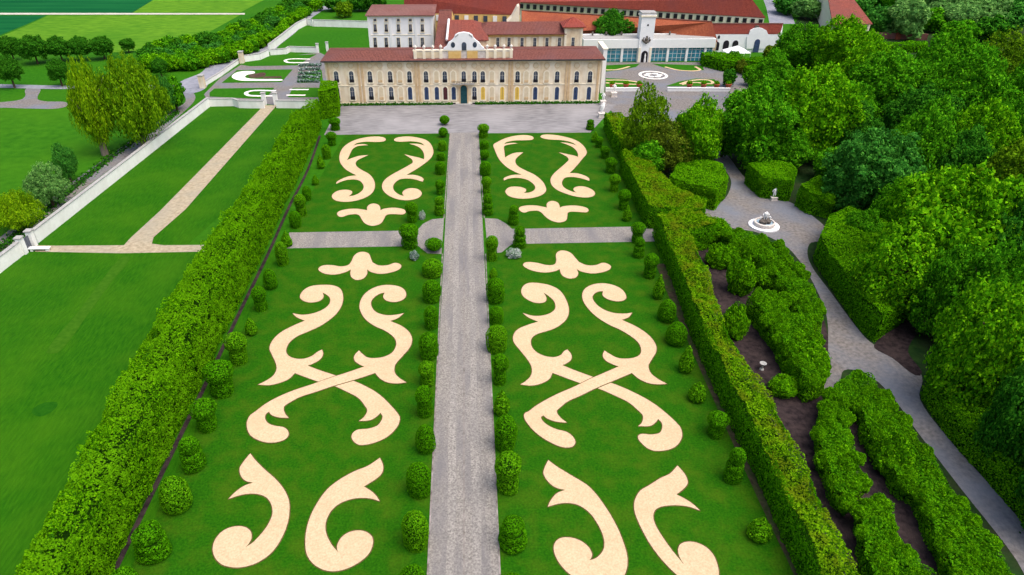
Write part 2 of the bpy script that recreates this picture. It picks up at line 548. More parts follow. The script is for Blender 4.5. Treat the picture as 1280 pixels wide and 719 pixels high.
def crown_mesh(name, seed, n=8500, shape='round', leaf=0.034, big=0.42, small=0.185, amp_b=0.48, amp_s=0.26, gap=0.64):
    """unit crown, centre at 0, about radius 1 (scaled per tree)"""
    rng = np.random.default_rng(seed)
    d = sphere_dirs(int(n * 1.7), rng)
    d = d[d[:, 2] > -0.85]
    ph = rng.uniform(0, 6.28, 6)
    lob = 1 + 0.10 * np.sin(2 * np.arctan2(d[:, 1], d[:, 0]) + ph[0]) + 0.08 * np.sin(3 * np.arctan2(d[:, 1], d[:, 0]) + 4 * d[:, 2] + ph[1]) + 0.07 * np.sin(5 * d[:, 2] + ph[2])
    r = lob.copy()
    if shape == 'tall':
        r *= 1 - 0.18 * np.clip(d[:, 2], 0, 1)
    if shape == 'column':
        r *= 1 - 0.30 * np.clip(d[:, 2], 0, 1) ** 2
    pos = d * (r * 0.80)[:, None]
    pos, nr, f1 = clump(pos, d, big, amp_b, seed, 0.45)
    pos, nr, f2 = clump(pos, nr, small, amp_s, seed + 5, 0.6)
    keep = (f2 < gap + rng.uniform(-0.12, 0.25, len(pos))) & (f1 < 0.95)
    pos, nr = pos[keep][:n], nr[keep][:n]
    # loose sprays that break the outline, and inner leaves that close the view into the crown
    k = n // 9
    idx = rng.integers(0, len(pos), k)
    out = pos[idx] + nr[idx] * rng.uniform(0.02, 0.13, (k, 1))
    k2 = n // 4
    inn = sphere_dirs(k2, rng)
    inn = inn * rng.uniform(0.45, 0.75, (k2, 1))
    pos = np.concatenate([pos, out, inn]); nr = np.concatenate([nr, nr[idx], unit(inn)])
    return leaves_mesh(name, pos, nr, leaf, 0.45, rng=rng)

def willow_mesh(name, seed, n=17000):
    """upright tree of rising feathery sprays; unit radius, height from 0 to 1"""
    rng = np.random.default_rng(seed)
    pos, nr = [], []
    ns = 170
    for i in range(ns):
        az = rng.uniform(0, 6.28); sp = rng.uniform(0.12, 0.95) ** 0.75; base = rng.uniform(0.03, 0.35)
        top = np.clip(1.02 - 0.62 * sp ** 2 + rng.normal(0, 0.06), 0.25, 1.0)
        m = n // ns
        t = rng.uniform(0, 1, m) ** 0.8
        rr = sp * (0.25 + 0.75 * np.sin(np.clip(t, 0, 1) * 1.9))
        z = base + (top - base) * t
        c = np.stack([np.cos(az) * rr, np.sin(az) * rr, z], 1)
        c += rng.normal(0, 1, (m, 3)) * np.array([0.085, 0.085, 0.018]) * (1.15 - 0.8 * t)[:, None]
        pos.append(c)
        nr.append(np.stack([np.cos(az) * np.ones(m), np.sin(az) * np.ones(m), 0.5 * np.ones(m)], 1))
    pos = np.concatenate(pos); nr = unit(np.concatenate(nr))
    return leaves_mesh(name, pos, nr, 0.027, 0.5, aspect=0.45, rng=rng)

def trunk_mesh(seed, h=1.0, limbs=5, r=0.055):
    rng = random.Random(seed)
    m = MB()
    p = [(0, 0, -0.02)]
    for i in range(1, 6):
        t = i / 5
        p.append((rng.uniform(-.03, .03) * t, rng.uniform(-.03, .03) * t, h * t))
    m.tube(p, [r * (1.35 - 1.0 * i / 5) for i in range(6)], 8)
    for k in range(limbs):
        a = k * 2.4 + rng.uniform(-.4, .4); z0 = h * rng.uniform(0.35, 0.7); L = rng.uniform(0.25, 0.4)
        q = [(0, 0, z0), (math.cos(a) * L * .5, math.sin(a) * L * .5, z0 + L * .45), (math.cos(a) * L, math.sin(a) * L, z0 + L * 1.1)]
        m.tube(q, [r * .55, r * .35, r * .12], 6)
    return m.mesh('trunk')

CROWNS = {
    'round': [crown_mesh('crown', 21 + i, 24000) for i in range(3)],
    'tall': [crown_mesh('crown', 41 + i, 22000, 'tall', big=0.5) for i in range(2)],
    'loose': [crown_mesh('crown', 61 + i, 14000, 'round', leaf=0.034, gap=0.5, amp_b=0.6) for i in range(2)],
    'column': [crown_mesh('crown', 71 + i, 12000, 'column', amp_b=0.3) for i in range(2)],
    'shrub': [crown_mesh('crown', 81 + i, 8000, 'round', leaf=0.062, small=0.30, amp_b=0.28, amp_s=0.18) for i in range(3)],
    'far': [crown_mesh('crown', 91 + i, 2600, 'round', leaf=0.095, small=0.3) for i in range(3)],
}
WILLOWS = [willow_mesh('crown', 5), willow_mesh('crown', 6)]
TRUNKS = [trunk_mesh(i) for i in range(3)]
for k, lst in CROWNS.items():
    for me in lst: me.materials.append(MATS['tree_mid'])
for me in WILLOWS: me.materials.append(MATS['tree_yellow'])
for me in TRUNKS: me.materials.append(MATS['bark'])

def use_mat(o, mat):
    o.material_slots[0].link = 'OBJECT'
    o.material_slots[0].material = MATS[mat]

TREE_N = [0]
def tree_at(x, y, height, radius, kind, mat, label, name='broadleaf_tree', cat='tree', group=None, crown_base=0.12, bark='bark', z0=0.0):
    TREE_N[0] += 1
    i = TREE_N[0]
    t = thing(name, label, cat, (x, y, z0), 0, group)
    rz = (i * 2.399) % 6.28
    if kind == 'willow':
        c = link_mesh('crown', WILLOWS[i % 2], None, t, (0, 0, height * 0.04))
        c.scale = (radius, radius, height * 0.96)
    else:
        lst = CROWNS[kind]
        c = link_mesh('crown', lst[i % len(lst)], None, t, (0, 0, height * (crown_base + (1 - crown_base) * 0.5)))
        hz = height * (1 - crown_base) * 0.5
        c.scale = (radius, radius * (0.92 + 0.16 * ((i * 37) % 10) / 10), hz)
    c.rotation_euler = (0, 0, rz)
    use_mat(c, mat)
    tr = link_mesh('trunk', TRUNKS[i % 3], None, t)
    tr.scale = (height * 0.5, height * 0.5, height * 0.72)
    tr.rotation_euler = (0, 0, rz)
    use_mat(tr, bark)
    return t

def tree_px(px, ytop, ybase, wpx, kind, mat, label, name='broadleaf_tree', cat='tree', group=None, crown_base=0.0, bark='bark'):
    """px is the crown centre; ybase the point of the picture where the trunk meets the ground"""
    ym = (ytop + ybase) / 2
    xb = px + (CX - px) * (ybase - ym) / (1730 - ym)
    x, y = P(xb, ybase)
    m = mpp(xb, ybase)
    r = wpx / 2 * m * 0.94
    h = XZ(px, ytop, y + r * 0.35)[1] * 0.98
    return tree_at(x, y, max(h, 1.0), r, kind, mat, label, name, cat, group, crown_base, bark)

def hedge(name, label, poly, h, side_mat='hedge_side', top_mat='hedge_top', dens=22, leaf=0.20, amp=0.35, s=1.1, seed=1, cat='hedge', group=None, rough_top=1.0, holes=0, lumps=0):
    """clipped hedge over a footprint polygon (world metres)"""
    rng = np.random.default_rng(seed)
    h_top = h
    base_top = top_mat
    if lumps > 8:
        h = h * 0.85
        base_top = 'grove_shrub_shade'  # darker leaf colour paints the shade in the gaps between lumps
    n = len(poly)
    A = sum(poly[i][0] * poly[(i + 1) % n][1] - poly[(i + 1) % n][0] * poly[i][1] for i in range(n))
    if A < 0: poly = poly[::-1]
    pts = np.array(poly, float)
    cx, cy = pts.mean(0)
    t = thing(name, label, cat, (cx, cy, 0), 0, group)
    # sides
    SP, SN = [], []
    for i in range(n):
        a, b = pts[i], pts[(i + 1) % n]
        d = b - a; L = np.linalg.norm(d)
        if L < 1e-3: continue
        nx = np.array([d[1], -d[0]]) / L
        k = int(L * h * dens)
        u = rng.uniform(0, 1, k); z = rng.uniform(0.05, h, k)
        inset = 0.35 * np.clip((z - (h - 0.6)) / 0.6, 0, 1) ** 2
        q = a + d * u[:, None] - nx * inset[:, None]
        SP.append(np.column_stack([q, z])); SN.append(np.tile([nx[0], nx[1], 0.12], (k, 1)))
    SP = np.concatenate(SP); SN = unit(np.concatenate(SN))
    p2, n2, f = clump(SP, SN, s, amp * 0.7, seed, 0.35)
    if holes:
        kp = f < 0.72 + rng.uniform(-.1, .25, len(f))
        p2, n2 = p2[kp], n2[kp]
    p2[:, 2] = np.maximum(p2[:, 2], 0.02)
    me = leaves_mesh('side_foliage', p2 - np.array([cx, cy, 0]), n2, leaf, 0.45, rng=rng)
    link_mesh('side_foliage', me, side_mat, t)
    # top
    tri = tessellate_polygon([[Vector((p[0], p[1], 0)) for p in poly]])
    TP = []
    for tr in tri:
        a, b, c = pts[list(tr)]
        ar = abs(np.cross(b - a, c - a)) / 2
        k = int(ar * dens * 1.25)
        if k < 1: continue
        u, v = rng.uniform(0, 1, k), rng.uniform(0, 1, k)
        m = u + v > 1
        u[m], v[m] = 1 - u[m], 1 - v[m]
        q = a + (b - a) * u[:, None] + (c - a) * v[:, None]
        TP.append(np.column_stack([q, np.full(k, h)]))
    TP = np.concatenate(TP)
    wav = 0.16 * rough_top * (np.sin(TP[:, 0] * 0.9 + TP[:, 1] * 0.55 + seed) + np.sin(TP[:, 1] * 0.31 + seed * 2.1) + np.sin(TP[:, 0] * 0.4 - TP[:, 1] * 0.8))
    TP[:, 2] += wav
    TN = np.tile([0.0, 0.0, 1.0], (len(TP), 1))
    p3, n3, f3 = clump(TP, TN, s, amp * rough_top, seed + 3, 0.45)
    if holes:
        kp = f3 < 0.66 + rng.uniform(-.1, .25, len(f3))
        p3, n3 = p3[kp], n3[kp]; TP = TP[kp]
        fh, _ = worley(TP * np.array([1, 1, 0]), 6.5, seed + 9)
        drop = fh < 0.13 * holes
        p3[drop, 2] -= 1.1
        keep = ~drop | (rng.uniform(0, 1, len(p3)) < 0.35)
        p3, n3 = p3[keep], n3[keep]
    me = leaves_mesh('top_foliage', p3 - np.array([cx, cy, 0]), n3, leaf, 0.45, rng=rng)
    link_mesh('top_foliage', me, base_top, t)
    placed = []
    for k in range(lumps):
        for tries in range(30):
            q = TP[rng.integers(0, len(TP))]
            rr_l = rng.uniform(0.8, 1.25)
            if all((q[0] - w[0]) ** 2 + (q[1] - w[1]) ** 2 > (0.72 * (rr_l + w[2])) ** 2 for w in placed):
                break
        else:
            continue
        placed.append((q[0], q[1], rr_l))
        c = link_mesh('shoot_clump', CROWNS['shrub'][k % 3], None, t, (q[0] - cx, q[1] - cy, h_top - rr_l * 0.95 + rng.uniform(0, .35)))
        c.scale = (rr_l, rr_l, rr_l * rng.uniform(.9, 1.2)); c.rotation_euler = (0, 0, rng.uniform(0, 6))
        use_mat(c, top_mat)
    # woody core with inner leaves
    ins = []
    for i in range(n):
        a, b, c = pts[i - 1], pts[i], pts[(i + 1) % n]
        d1 = (b - a) / (np.linalg.norm(b - a) + 1e-9); d2 = (c - b) / (np.linalg.norm(c - b) + 1e-9)
        n1 = np.array([-d1[1], d1[0]]); n2_ = np.array([-d2[1], d2[0]])
        nn = n1 + n2_
        l = np.linalg.norm(nn)
        nn = nn / l if l > 0.3 else n1
        ins.append(tuple(b + nn * (0.22 + amp * 0.25)))
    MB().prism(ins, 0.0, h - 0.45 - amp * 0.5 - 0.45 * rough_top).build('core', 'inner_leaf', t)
    return t

# ================================================================== GROUND
struct('ground', [(-1800, -300), (1800, -300), (1800, 2500), (-1800, 2500)], 0.0, 'ground_grass')

def ground_px(name, pts, z, mat, smooth=False, per=5):
    poly = PP(pts)
    if smooth: poly = smooth_poly([q + ((1,) if len(p) > 2 else ()) for q, p in zip(poly, pts)], per)
    return struct(name, poly, z, mat)

# far fields
ground_px('crop_field', [(-400, 16.5), (165, 16.5), (190, 1), (215, -18), (300, -60), (-900, -60)], 0.02, 'crop_green')
ground_px('crop_field', [(-400, 19), (58, 19.5), (30, 32), (0, 44), (-60, 60), (-400, 90)], 0.02, 'crop_green')
ground_px('meadow', [(165, 16), (192, 0), (220, -20), (330, -60), (420, -60), (330, 0), (300, 16)], 0.02, 'crop_yellow')
ground_px('meadow', [(60, 19.5), (300, 19), (262, 40), (190, 62), (140, 66), (-60, 62), (0, 46), (32, 33)], 0.02, 'crop_yellow')
ground_px('farm_track', [(-200, 16.2), (306, 16.6), (306, 18.4), (-200, 18.6)], 0.05, 'pale_track')
ground_px('meadow', [(-300, 130), (0, 134), (120, 134), (225, 140), (200, 165), (110, 225), (0, 310), (-120, 400), (-400, 500)], 0.02, 'meadow_grass')
ground_px('lane', [(-200, 104), (0, 105.5), (60, 107), (150, 107), (226, 106), (226, 112), (150, 112), (60, 111.5), (0, 110), (-200, 109)], 0.05, 'asphalt')
ground_px('farm_track', [(-40, 129), (0, 128), (28, 124), (34, 110), (50, 110), (47, 124), (58, 127), (82, 128), (78, 135), (40, 136), (0, 135), (-40, 137)], 0.04, 'grove_gravel', True)

# road beside the hedgerow
ground_px('road', [(226, 108, 1), (226, 102), (250, 92), (262, 82), (285, 75), (303, 69), (325, 62), (345, 50), (365, 34), (378, 22), (390, 12), (404, 8), (440, 8, 1), (440, 12, 1), (410, 12), (398, 17), (384, 27), (368, 42), (350, 56), (340, 64), (312, 72), (300, 76), (292, 84), (280, 92), (262, 104), (255, 112), (240, 117), (230, 116)], 0.05, 'asphalt', True)
ground_px('dirt_path', [(230, 114), (240, 115), (244, 124), (232, 138), (200, 165), (100, 240), (42, 284), (0, 318), (-60, 366), (-60, 342), (0, 297), (36, 268), (98, 222), (188, 159), (220, 136), (232, 127)], 0.03, 'grove_gravel', True)

# lawns left of the tall hedge
ground_px('lawn', [(46, 306), (262, 134), (300, 128), (350, 131), (400, 132), (400, 160), (230, 310), (150, 312)], 0.02, 'mown_lawn')
ground_px('lawn', [(-30, 355), (46, 312), (230, 313), (420, 313), (160, 719), (120, 900), (-500, 900), (-400, 600)], 0.025, 'mown_lawn')
ground_px('tan_path', [(44, 307), (70, 307.5), (155, 307), (163, 298), (200, 264), (330, 132), (346, 132), (232, 262), (192, 297), (190, 305), (205, 307), (255, 306.5), (255, 315), (150, 317), (44, 315)], 0.05, 'tan_track')

surface('worn_grass', (0.024, 0.10, 0.003), (0.040, 0.128, 0.005), 1.5)
ground_px('worn_strip', [(152, 322), (163, 322), (140, 352), (112, 390), (74, 440), (58, 440), (98, 390), (128, 350)], 0.035, 'worn_grass', True)
surface('lush_grass', (0.008, 0.068, 0.002), (0.016, 0.10, 0.003), 2.0)
ground_px('lush_patch', [(40, 514), (52, 505), (70, 503), (71, 509), (60, 518), (48, 521)], 0.035, 'lush_grass', True)
# parterre lawns
Lb = [(388, 293), (427, 168.5), (562, 166), (552.5, 288)]
ground_px('lawn', [(360, 291), (432, 168), (562.5, 166), (553, 273), (540, 274), (529, 280), (521, 289), (365, 290)], 0.03, 'parterre_lawn')
ground_px('lawn', [(597.5, 166), (735, 164.5), (770, 170), (800, 230), (816, 284), (640, 286.5), (632, 280), (622, 274), (607, 273)], 0.03, 'parterre_lawn')
ground_px('lawn', [(350, 311), (523, 308), (533, 317), (550, 318), (535, 719), (531, 830), (140, 830), (160, 719)], 0.03, 'parterre_lawn')
ground_px('lawn', [(611, 317), (627, 316), (640, 306), (818, 302), (830, 330), (1000, 719), (1048, 830), (627, 830), (625, 719)], 0.03, 'parterre_lawn')

# gravel: central path, cross path, forecourt
ground_px('forecourt', [(405, 169), (425, 131), (750, 128.5), (770, 131), (738, 166), (600, 167), (560, 167)], 0.045, 'court_gravel')
ground_px('garden_path', [(534, 719), (531, 830), (629, 830), (625.5, 719), (597.5, 166), (562.5, 166.5)], 0.055, 'path_gravel')
ground_px('cross_path', [(362, 291), (521, 288.5), (529, 280), (540, 274.5), (555, 273), (552, 318), (534, 317), (523, 308), (350, 311)], 0.05, 'path_gravel')
ground_px('cross_path', [(606, 273), (622, 274), (632, 279.5), (640, 286.5), (830, 283), (832, 302), (640, 305.5), (627, 316), (610, 317.5)], 0.05, 'path_gravel')
# stone edging lines of the central path (two flat kerb strips)
for a, b in (((534.6, 719), (549.2, 400)), ((549.2, 400), (553, 318)), ((555, 273), (562.5, 166.5)), ((625, 719), (610.5, 400)), ((610.5, 400), (607, 318)), ((605.3, 273), (597.6, 166.5))):
    m = MB().obox(P(*a), P(*b), 0.14, 0.0, 0.10)
    tag(m.build('kerb', 'kerb_stone'), kind='structure')
# faint middle seam of the path: a line of flat stone
tag(MB().obox(P(580, 719), P(580, 170), 0.10, 0.0, 0.062).build('path_seam', 'kerb_stone'), kind='structure')

surface('track_gravel', (0.13, 0.122, 0.115), (0.39, 0.365, 0.34), 5.5, (0.18, 0.172, 0.17), 0.3, stretch2=(1.6, 0.3, 1), bigfac=0.6, detail=9)
for pa, pb in ((557, 568), (591, 603)):
    c0 = (580 - pa) / 45.3; c1 = (580 - pb) / 45.3
    def edge(c):
        out = []
        for y in (719, 640, 560, 480, 400, 330, 280, 230, 180):
            half = 14.5 + (y - 165) * (45.3 - 17) / 554 + 2.5
            out.append((580 - c * half * 1.0, y))
        return out
    ring = edge(c0) + edge(c1)[::-1]
    struct('wheel_track', [(p[0] + 0.10 * math.sin(i * 2.1), p[1]) for i, p in enumerate(PP(ring))], 0.059, 'track_gravel')

surface('channel_soil', (0.03, 0.028, 0.016), (0.085, 0.065, 0.042), 1.8, (0.03, 0.07, 0.012), 0.5, bump=0.8, bscale=6, detail=7, bigfac=0.8)
# soil channels along the hedges
ch = smooth_poly([P(*p) for p in [(95, 815), (146, 709), (200, 597), (256, 483), (300, 390), (336, 316), (360, 262), (385, 212), (400, 170)]], 5, False)
tag(strip_mesh(ch, 0.5, 0.06).build('soil_channel', 'dark_soil'), kind='structure')
ch = smooth_poly([P(*p) for p in [(1050, 830), (1002, 719), (955, 622), (890, 480), (850, 390), (825, 330)]], 5, False)
tag(strip_mesh(ch, 1.3, 0.06).build('soil_channel', 'channel_soil'), kind='structure')

# grove on the right: floor, walks, planting beds
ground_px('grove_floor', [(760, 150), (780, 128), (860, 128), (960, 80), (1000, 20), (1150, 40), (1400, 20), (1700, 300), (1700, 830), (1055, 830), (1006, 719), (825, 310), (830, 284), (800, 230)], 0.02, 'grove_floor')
ground_px('planting_bed', [(860, 300), (900, 290), (1030, 400), (1050, 480), (1150, 600), (1260, 760), (1060, 760), (960, 560), (890, 400)], 0.03, 'dark_soil')
ground_px('grove_walk', [(888, 190), (903, 190), (925, 215), (950, 243), (985, 252), (1015, 270), (1034, 288), (1030, 300), (1012, 305), (1012, 328), (1040, 368), (1075, 415), (1092, 431), (1130, 450), (1152, 470), (1150, 500), (1185, 548), (1240, 610), (1300, 680), (1400, 800), (1330, 800), (1270, 700), (1200, 610), (1150, 545), (1100, 480), (1060, 462), (1048, 480), (1030, 490), (1035, 440), (1030, 385), (990, 315), (950, 292), (905, 283), (880, 268), (885, 258), (903, 252), (914, 230), (908, 215)], 0.05, 'grove_gravel', True)

ground_px('dirt_path', [(1092, 433), (1128, 404), (1152, 372), (1172, 352), (1184, 360), (1168, 385), (1150, 412), (1135, 440), (1150, 470), (1115, 448)], 0.055, 'dark_soil', True)
ground_px('farm_yard', [(950, -12), (978, -12), (986, 10), (994, 30), (962, 30), (958, 10)], 0.03, 'asphalt')
# orangery court and the ground between
ground_px('court', [(755, 128), (757, 78), (885, 78), (925, 88), (945, 95), (930, 140), (860, 152), (775, 152)], 0.04, 'grove_gravel')

# ================================================================== SCROLL BEDS
def z2p(pts, ox, oy, s):
    return [((p[0] / s + ox), (p[1] / s + oy)) + tuple(p[2:]) for p in pts]

R1 = (240, 290, 3.125); R2 = (240, 490, 3.14); R7 = (360, 130, 3.996)
R3 = (580, 290, 3.125); R4 = (600, 490, 3.14); R8 = (580, 130, 3.996)
C = 1
fleur_f = z2p([(670, 79), (690, 86), (699, 105), (705, 120, C), (730, 132), (765, 131), (795, 122), (817, 132), (808, 148), (775, 160), (735, 165), (700, 158), (684, 148, C), (684, 165), (670, 183), (645, 189), (625, 180), (619, 165), (621, 148, C), (595, 160), (555, 168), (515, 163), (494, 147), (510, 133), (545, 131), (580, 136), (607, 132), (622, 118), (633, 95), (650, 82)], *R1)
strokeA = z2p([(422, 255), (435, 230), (465, 213), (510, 208), (550, 210), (578, 222), (590, 250), (586, 285), (565, 320), (530, 350), (495, 372), (455, 390), (410, 410), (380, 435), (368, 465), (378, 485), (405, 496), (440, 496), (470, 485), (490, 470), (508, 461, C), (512, 480), (500, 500), (475, 515), (452, 524, C), (500, 542), (555, 560), (630, 583), (680, 605), (730, 635), (770, 672)], *R1) \
    + z2p([(813, 94), (815, 115), (803, 142), (770, 175), (730, 196), (680, 209), (650, 207), (628, 185), (630, 165), (650, 150), (690, 146), (725, 135), (743, 115), (748, 97), (740, 84, C), (725, 98), (700, 112), (655, 116, C), (675, 100), (688, 75)], *R2) \
    + z2p([(675, 680), (650, 650), (610, 628), (555, 603), (490, 585), (402, 553, C), (380, 575), (340, 592), (300, 600), (258, 598, C), (285, 585), (315, 565), (330, 540), (328, 515), (312, 480), (303, 455), (315, 425), (345, 395), (390, 370), (441, 348, C), (410, 335), (393, 319, C), (430, 325), (470, 320), (510, 305), (535, 285), (540, 262), (528, 248), (510, 238, C), (514, 255), (500, 270), (465, 277), (435, 270)], *R1)
strokeB = z2p([(716, 553, C), (735, 575), (765, 590), (800, 594), (838, 590, C), (810, 572), (792, 550), (795, 520), (820, 490), (850, 455), (860, 425), (850, 395), (820, 370), (775, 350, C), (805, 338), (828, 319, C), (800, 325), (760, 327), (725, 318), (705, 300), (700, 275), (715, 255), (735, 243), (752, 239, C), (748, 258), (765, 272), (800, 275), (830, 262), (836, 240), (820, 220), (785, 210), (740, 211), (700, 225), (670, 250), (655, 285), (660, 315), (680, 345), (715, 370), (755, 388), (790, 415), (798, 440), (785, 470), (755, 488), (715, 495), (685, 492), (668, 480), (652, 465, C), (635, 485), (636, 505), (655, 520), (673, 528, C), (600, 553), (540, 572), (470, 597), (400, 620), (340, 645), (290, 672), (250, 702)], *R1) \
    + z2p([(229, 94), (217, 118), (217, 145), (230, 172), (260, 191), (300, 201), (345, 197), (375, 180), (378, 157), (360, 141), (325, 135), (300, 125), (288, 108), (290, 90), (303, 80, C), (312, 92), (340, 102), (380, 104, C), (365, 85), (362, 60)], *R2) \
    + z2p([(380, 670), (420, 648), (480, 628), (555, 603), (650, 575)], *R1)
commaL = z2p([(229, 243, C), (250, 270), (285, 305), (330, 345), (362, 385), (380, 425), (383, 470), (375, 520), (350, 580), (315, 630), (270, 665), (220, 685), (170, 691), (120, 680), (90, 650), (82, 612), (95, 575), (125, 545), (165, 530), (205, 531), (230, 548), (234, 575), (225, 595), (213, 610, C), (240, 592), (275, 555), (300, 520), (316, 480), (312, 445), (295, 418), (265, 404), (230, 401), (190, 407), (143, 422, C), (170, 395), (205, 370), (240, 358, C), (210, 350), (192, 330), (188, 300), (205, 272)], *R2)
commaR = z2p([(738, 260, C), (750, 290), (746, 320), (720, 345), (675, 373, C), (700, 388), (722, 408), (737, 431, C), (700, 420), (660, 418), (620, 424), (580, 440), (550, 465), (530, 500), (524, 532), (530, 565), (548, 600), (572, 629, C), (570, 605), (585, 575), (615, 553), (655, 545), (690, 554), (709, 575), (708, 608), (690, 642), (650, 675), (600, 698), (550, 706), (505, 695), (470, 670), (450, 635), (445, 590), (450, 540), (465, 490), (490, 440), (530, 385), (580, 345), (640, 312), (690, 292)], *R2)
backL = z2p([(488, 178), (475, 168), (440, 164), (390, 168), (340, 180), (295, 202), (268, 230), (257, 265), (262, 295), (285, 325), (315, 345), (342, 358, C), (300, 364), (265, 378), (245, 390), (241, 401, C), (270, 388), (310, 379), (350, 382), (372, 398), (378, 420), (365, 440), (335, 457), (303, 463, C), (318, 450), (318, 437), (290, 430), (250, 435), (222, 455), (225, 475), (250, 487), (300, 490), (350, 482), (395, 465), (425, 440), (434, 410), (428, 380), (405, 352), (370, 332), (345, 315), (338, 300), (345, 285), (365, 273), (401, 257, C), (360, 260), (325, 270), (295, 282, C), (305, 262), (315, 240), (325, 225), (345, 213), (370, 209), (402, 207, C), (375, 202), (345, 204), (328, 209, C), (345, 197), (390, 190), (440, 191), (478, 188)], *R7)
backR = z2p([(530, 180), (550, 168), (600, 164), (650, 170), (690, 182), (715, 205), (726, 238), (720, 262), (700, 285), (660, 315), (620, 340), (592, 356, C), (630, 356), (665, 366), (678, 377, C), (672, 390, C), (640, 380), (600, 374), (560, 378), (535, 395), (525, 415), (532, 437), (555, 454), (578, 462, C), (572, 445), (585, 430), (615, 422), (650, 428), (668, 447), (655, 468), (620, 480), (575, 482), (525, 470), (485, 445), (470, 415), (480, 385), (510, 360), (560, 332), (600, 310), (622, 295), (620, 280), (605, 268), (580, 253, C), (620, 262), (655, 270), (680, 278, C), (680, 255), (672, 235), (655, 218), (630, 207), (605, 200, C), (640, 200), (665, 204), (682, 210, C), (665, 196), (620, 188), (570, 190), (540, 188)], *R7)
fleur_b = z2p([(430, 499), (452, 506), (460, 518), (462, 533, C), (480, 525), (530, 520), (575, 527), (588, 540), (575, 553), (530, 552), (495, 555), (480, 575), (465, 597), (440, 608), (415, 610), (385, 598), (368, 577), (358, 560), (340, 552), (300, 556), (265, 566), (246, 553), (255, 538), (290, 528), (340, 525), (380, 530), (396, 533, C), (397, 515), (410, 503)], *R7)

def tps(src, dst):
    s = np.array(src, float); d = np.array(dst, float)
    n = len(s)
    r = np.linalg.norm(s[:, None] - s[None], axis=2)
    K = np.where(r > 0, r**2 * np.log(r + 1e-12), 0) + np.eye(n) * 2.0
    Q = np.column_stack([np.ones(n), s])
    A = np.zeros((n + 3, n + 3)); A[:n, :n] = K; A[:n, n:] = Q; A[n:, :n] = Q.T
    w = np.linalg.solve(A, np.vstack([d, np.zeros((3, 2))]))
    def f(p):
        p = np.array(p, float)
        rr = np.linalg.norm(p[None] - s, axis=1)
        return tuple(np.where(rr > 0, rr**2 * np.log(rr + 1e-12), 0) @ w[:n] + np.array([1, p[0], p[1]]) @ w[n:])
    return f

def pairs(lst):
    src = [P(*z2p([a], *ra)[0]) for a, ra, b, rb in lst]
    dst = [P(*z2p([b], *rb)[0]) for a, ra, b, rb in lst]
    return tps(src, dst)

mapA = pairs([((422, 255), R1, (225, 243), R3), ((510, 208), R1, (300, 202), R3), ((590, 252), R1, (400, 270), R3), ((393, 319), R1, (230, 319), R3), ((303, 455), R1, (194, 430), R3), ((258, 598), R1, (220, 598), R3), ((508, 461), R1, (403, 460), R3), ((452, 524), R1, (385, 522), R3), ((402, 553), R1, (345, 552), R3), ((815, 108), R2, (789, 150), R4), ((680, 209), R2, (690, 234), R4), ((627, 182), R2, (626, 190), R4), ((655, 116), R2, (620, 138), R4), ((740, 85), R2, (700, 107), R4)])
mapB = pairs([((836, 240), R1, (630, 245), R3), ((760, 210), R1, (555, 204), R3), ((655, 285), R1, (463, 262), R3), ((752, 240), R1, (541, 235), R3), ((828, 319), R1, (657, 317), R3), ((860, 425), R1, (748, 440), R3), ((838, 590), R1, (792, 595), R3), ((652, 465), R1, (548, 466), R3), ((673, 528), R1, (605, 527), R3), ((716, 553), R1, (655, 553), R3), ((217, 140), R2, (185, 122), R4), ((310, 201), R2, (330, 221), R4), ((379, 168), R2, (368, 188), R4), ((380, 104), R2, (342, 122), R4), ((303, 80), R2, (249, 97), R4)])
mapCL = pairs([((229, 243), R2, (268, 270), R4), ((240, 358), R2, (332, 388), R4), ((143, 422), R2, (266, 453), R4), ((383, 460), R2, (564, 595), R4), ((316, 480), R2, (482, 570), R4), ((213, 610), R2, (430, 658), R4), ((82, 612), R2, (292, 632), R4), ((180, 529), R2, (365, 577), R4), ((170, 691), R2, (405, 748), R4), ((330, 345), R2, (430, 370), R4)])
mapCR = pairs([((738, 260), R2, (775, 290), R4), ((750, 300), R2, (809, 335), R4), ((675, 373), R2, (770, 404), R4), ((737, 431), R2, (863, 466), R4), ((524, 532), R2, (689, 525), R4), ((572, 629), R2, (796, 680), R4), ((655, 545), R2, (845, 592), R4), ((710, 590), R2, (921, 655), R4), ((445, 585), R2, (624, 515), R4), ((550, 706), R2, (835, 765), R4), ((580, 345), R2, (665, 370), R4)])
mapBL = pairs([((488, 178), R7, (347, 170), R8), ((390, 167), R7, (250, 160), R8), ((257, 265), R7, (152, 225), R8), ((241, 400), R7, (199, 382), R8), ((221, 460), R7, (208, 440), R8), ((300, 490), R7, (290, 475), R8), ((434, 410), R7, (405, 410), R8), ((303, 463), R7, (300, 446), R8), ((401, 257), R7, (296, 243), R8), ((295, 282), R7, (205, 272), R8), ((402, 207), R7, (270, 198), R8), ((328, 209), R7, (200, 204), R8)])
mapBR = pairs([((530, 180), R7, (382, 165), R8), ((600, 164), R7, (450, 156), R8), ((726, 240), R7, (613, 240), R8), ((678, 378), R7, (626, 374), R8), ((668, 447), R7, (651, 440), R8), ((600, 481), R7, (600, 468), R8), ((470, 415), R7, (438, 405), R8), ((578, 462), R7, (560, 444), R8), ((580, 253), R7, (473, 243), R8), ((680, 278), R7, (570, 265), R8), ((605, 200), R7, (480, 193), R8)])
mapFF = pairs([((494, 147), R1, (231, 132), R3), ((817, 132), R1, (571, 132), R3), ((670, 79), R1, (390, 74), R3), ((645, 189), R1, (412, 183), R3), ((621, 148), R1, (375, 147), R3), ((684, 148), R1, (440, 147), R3)])
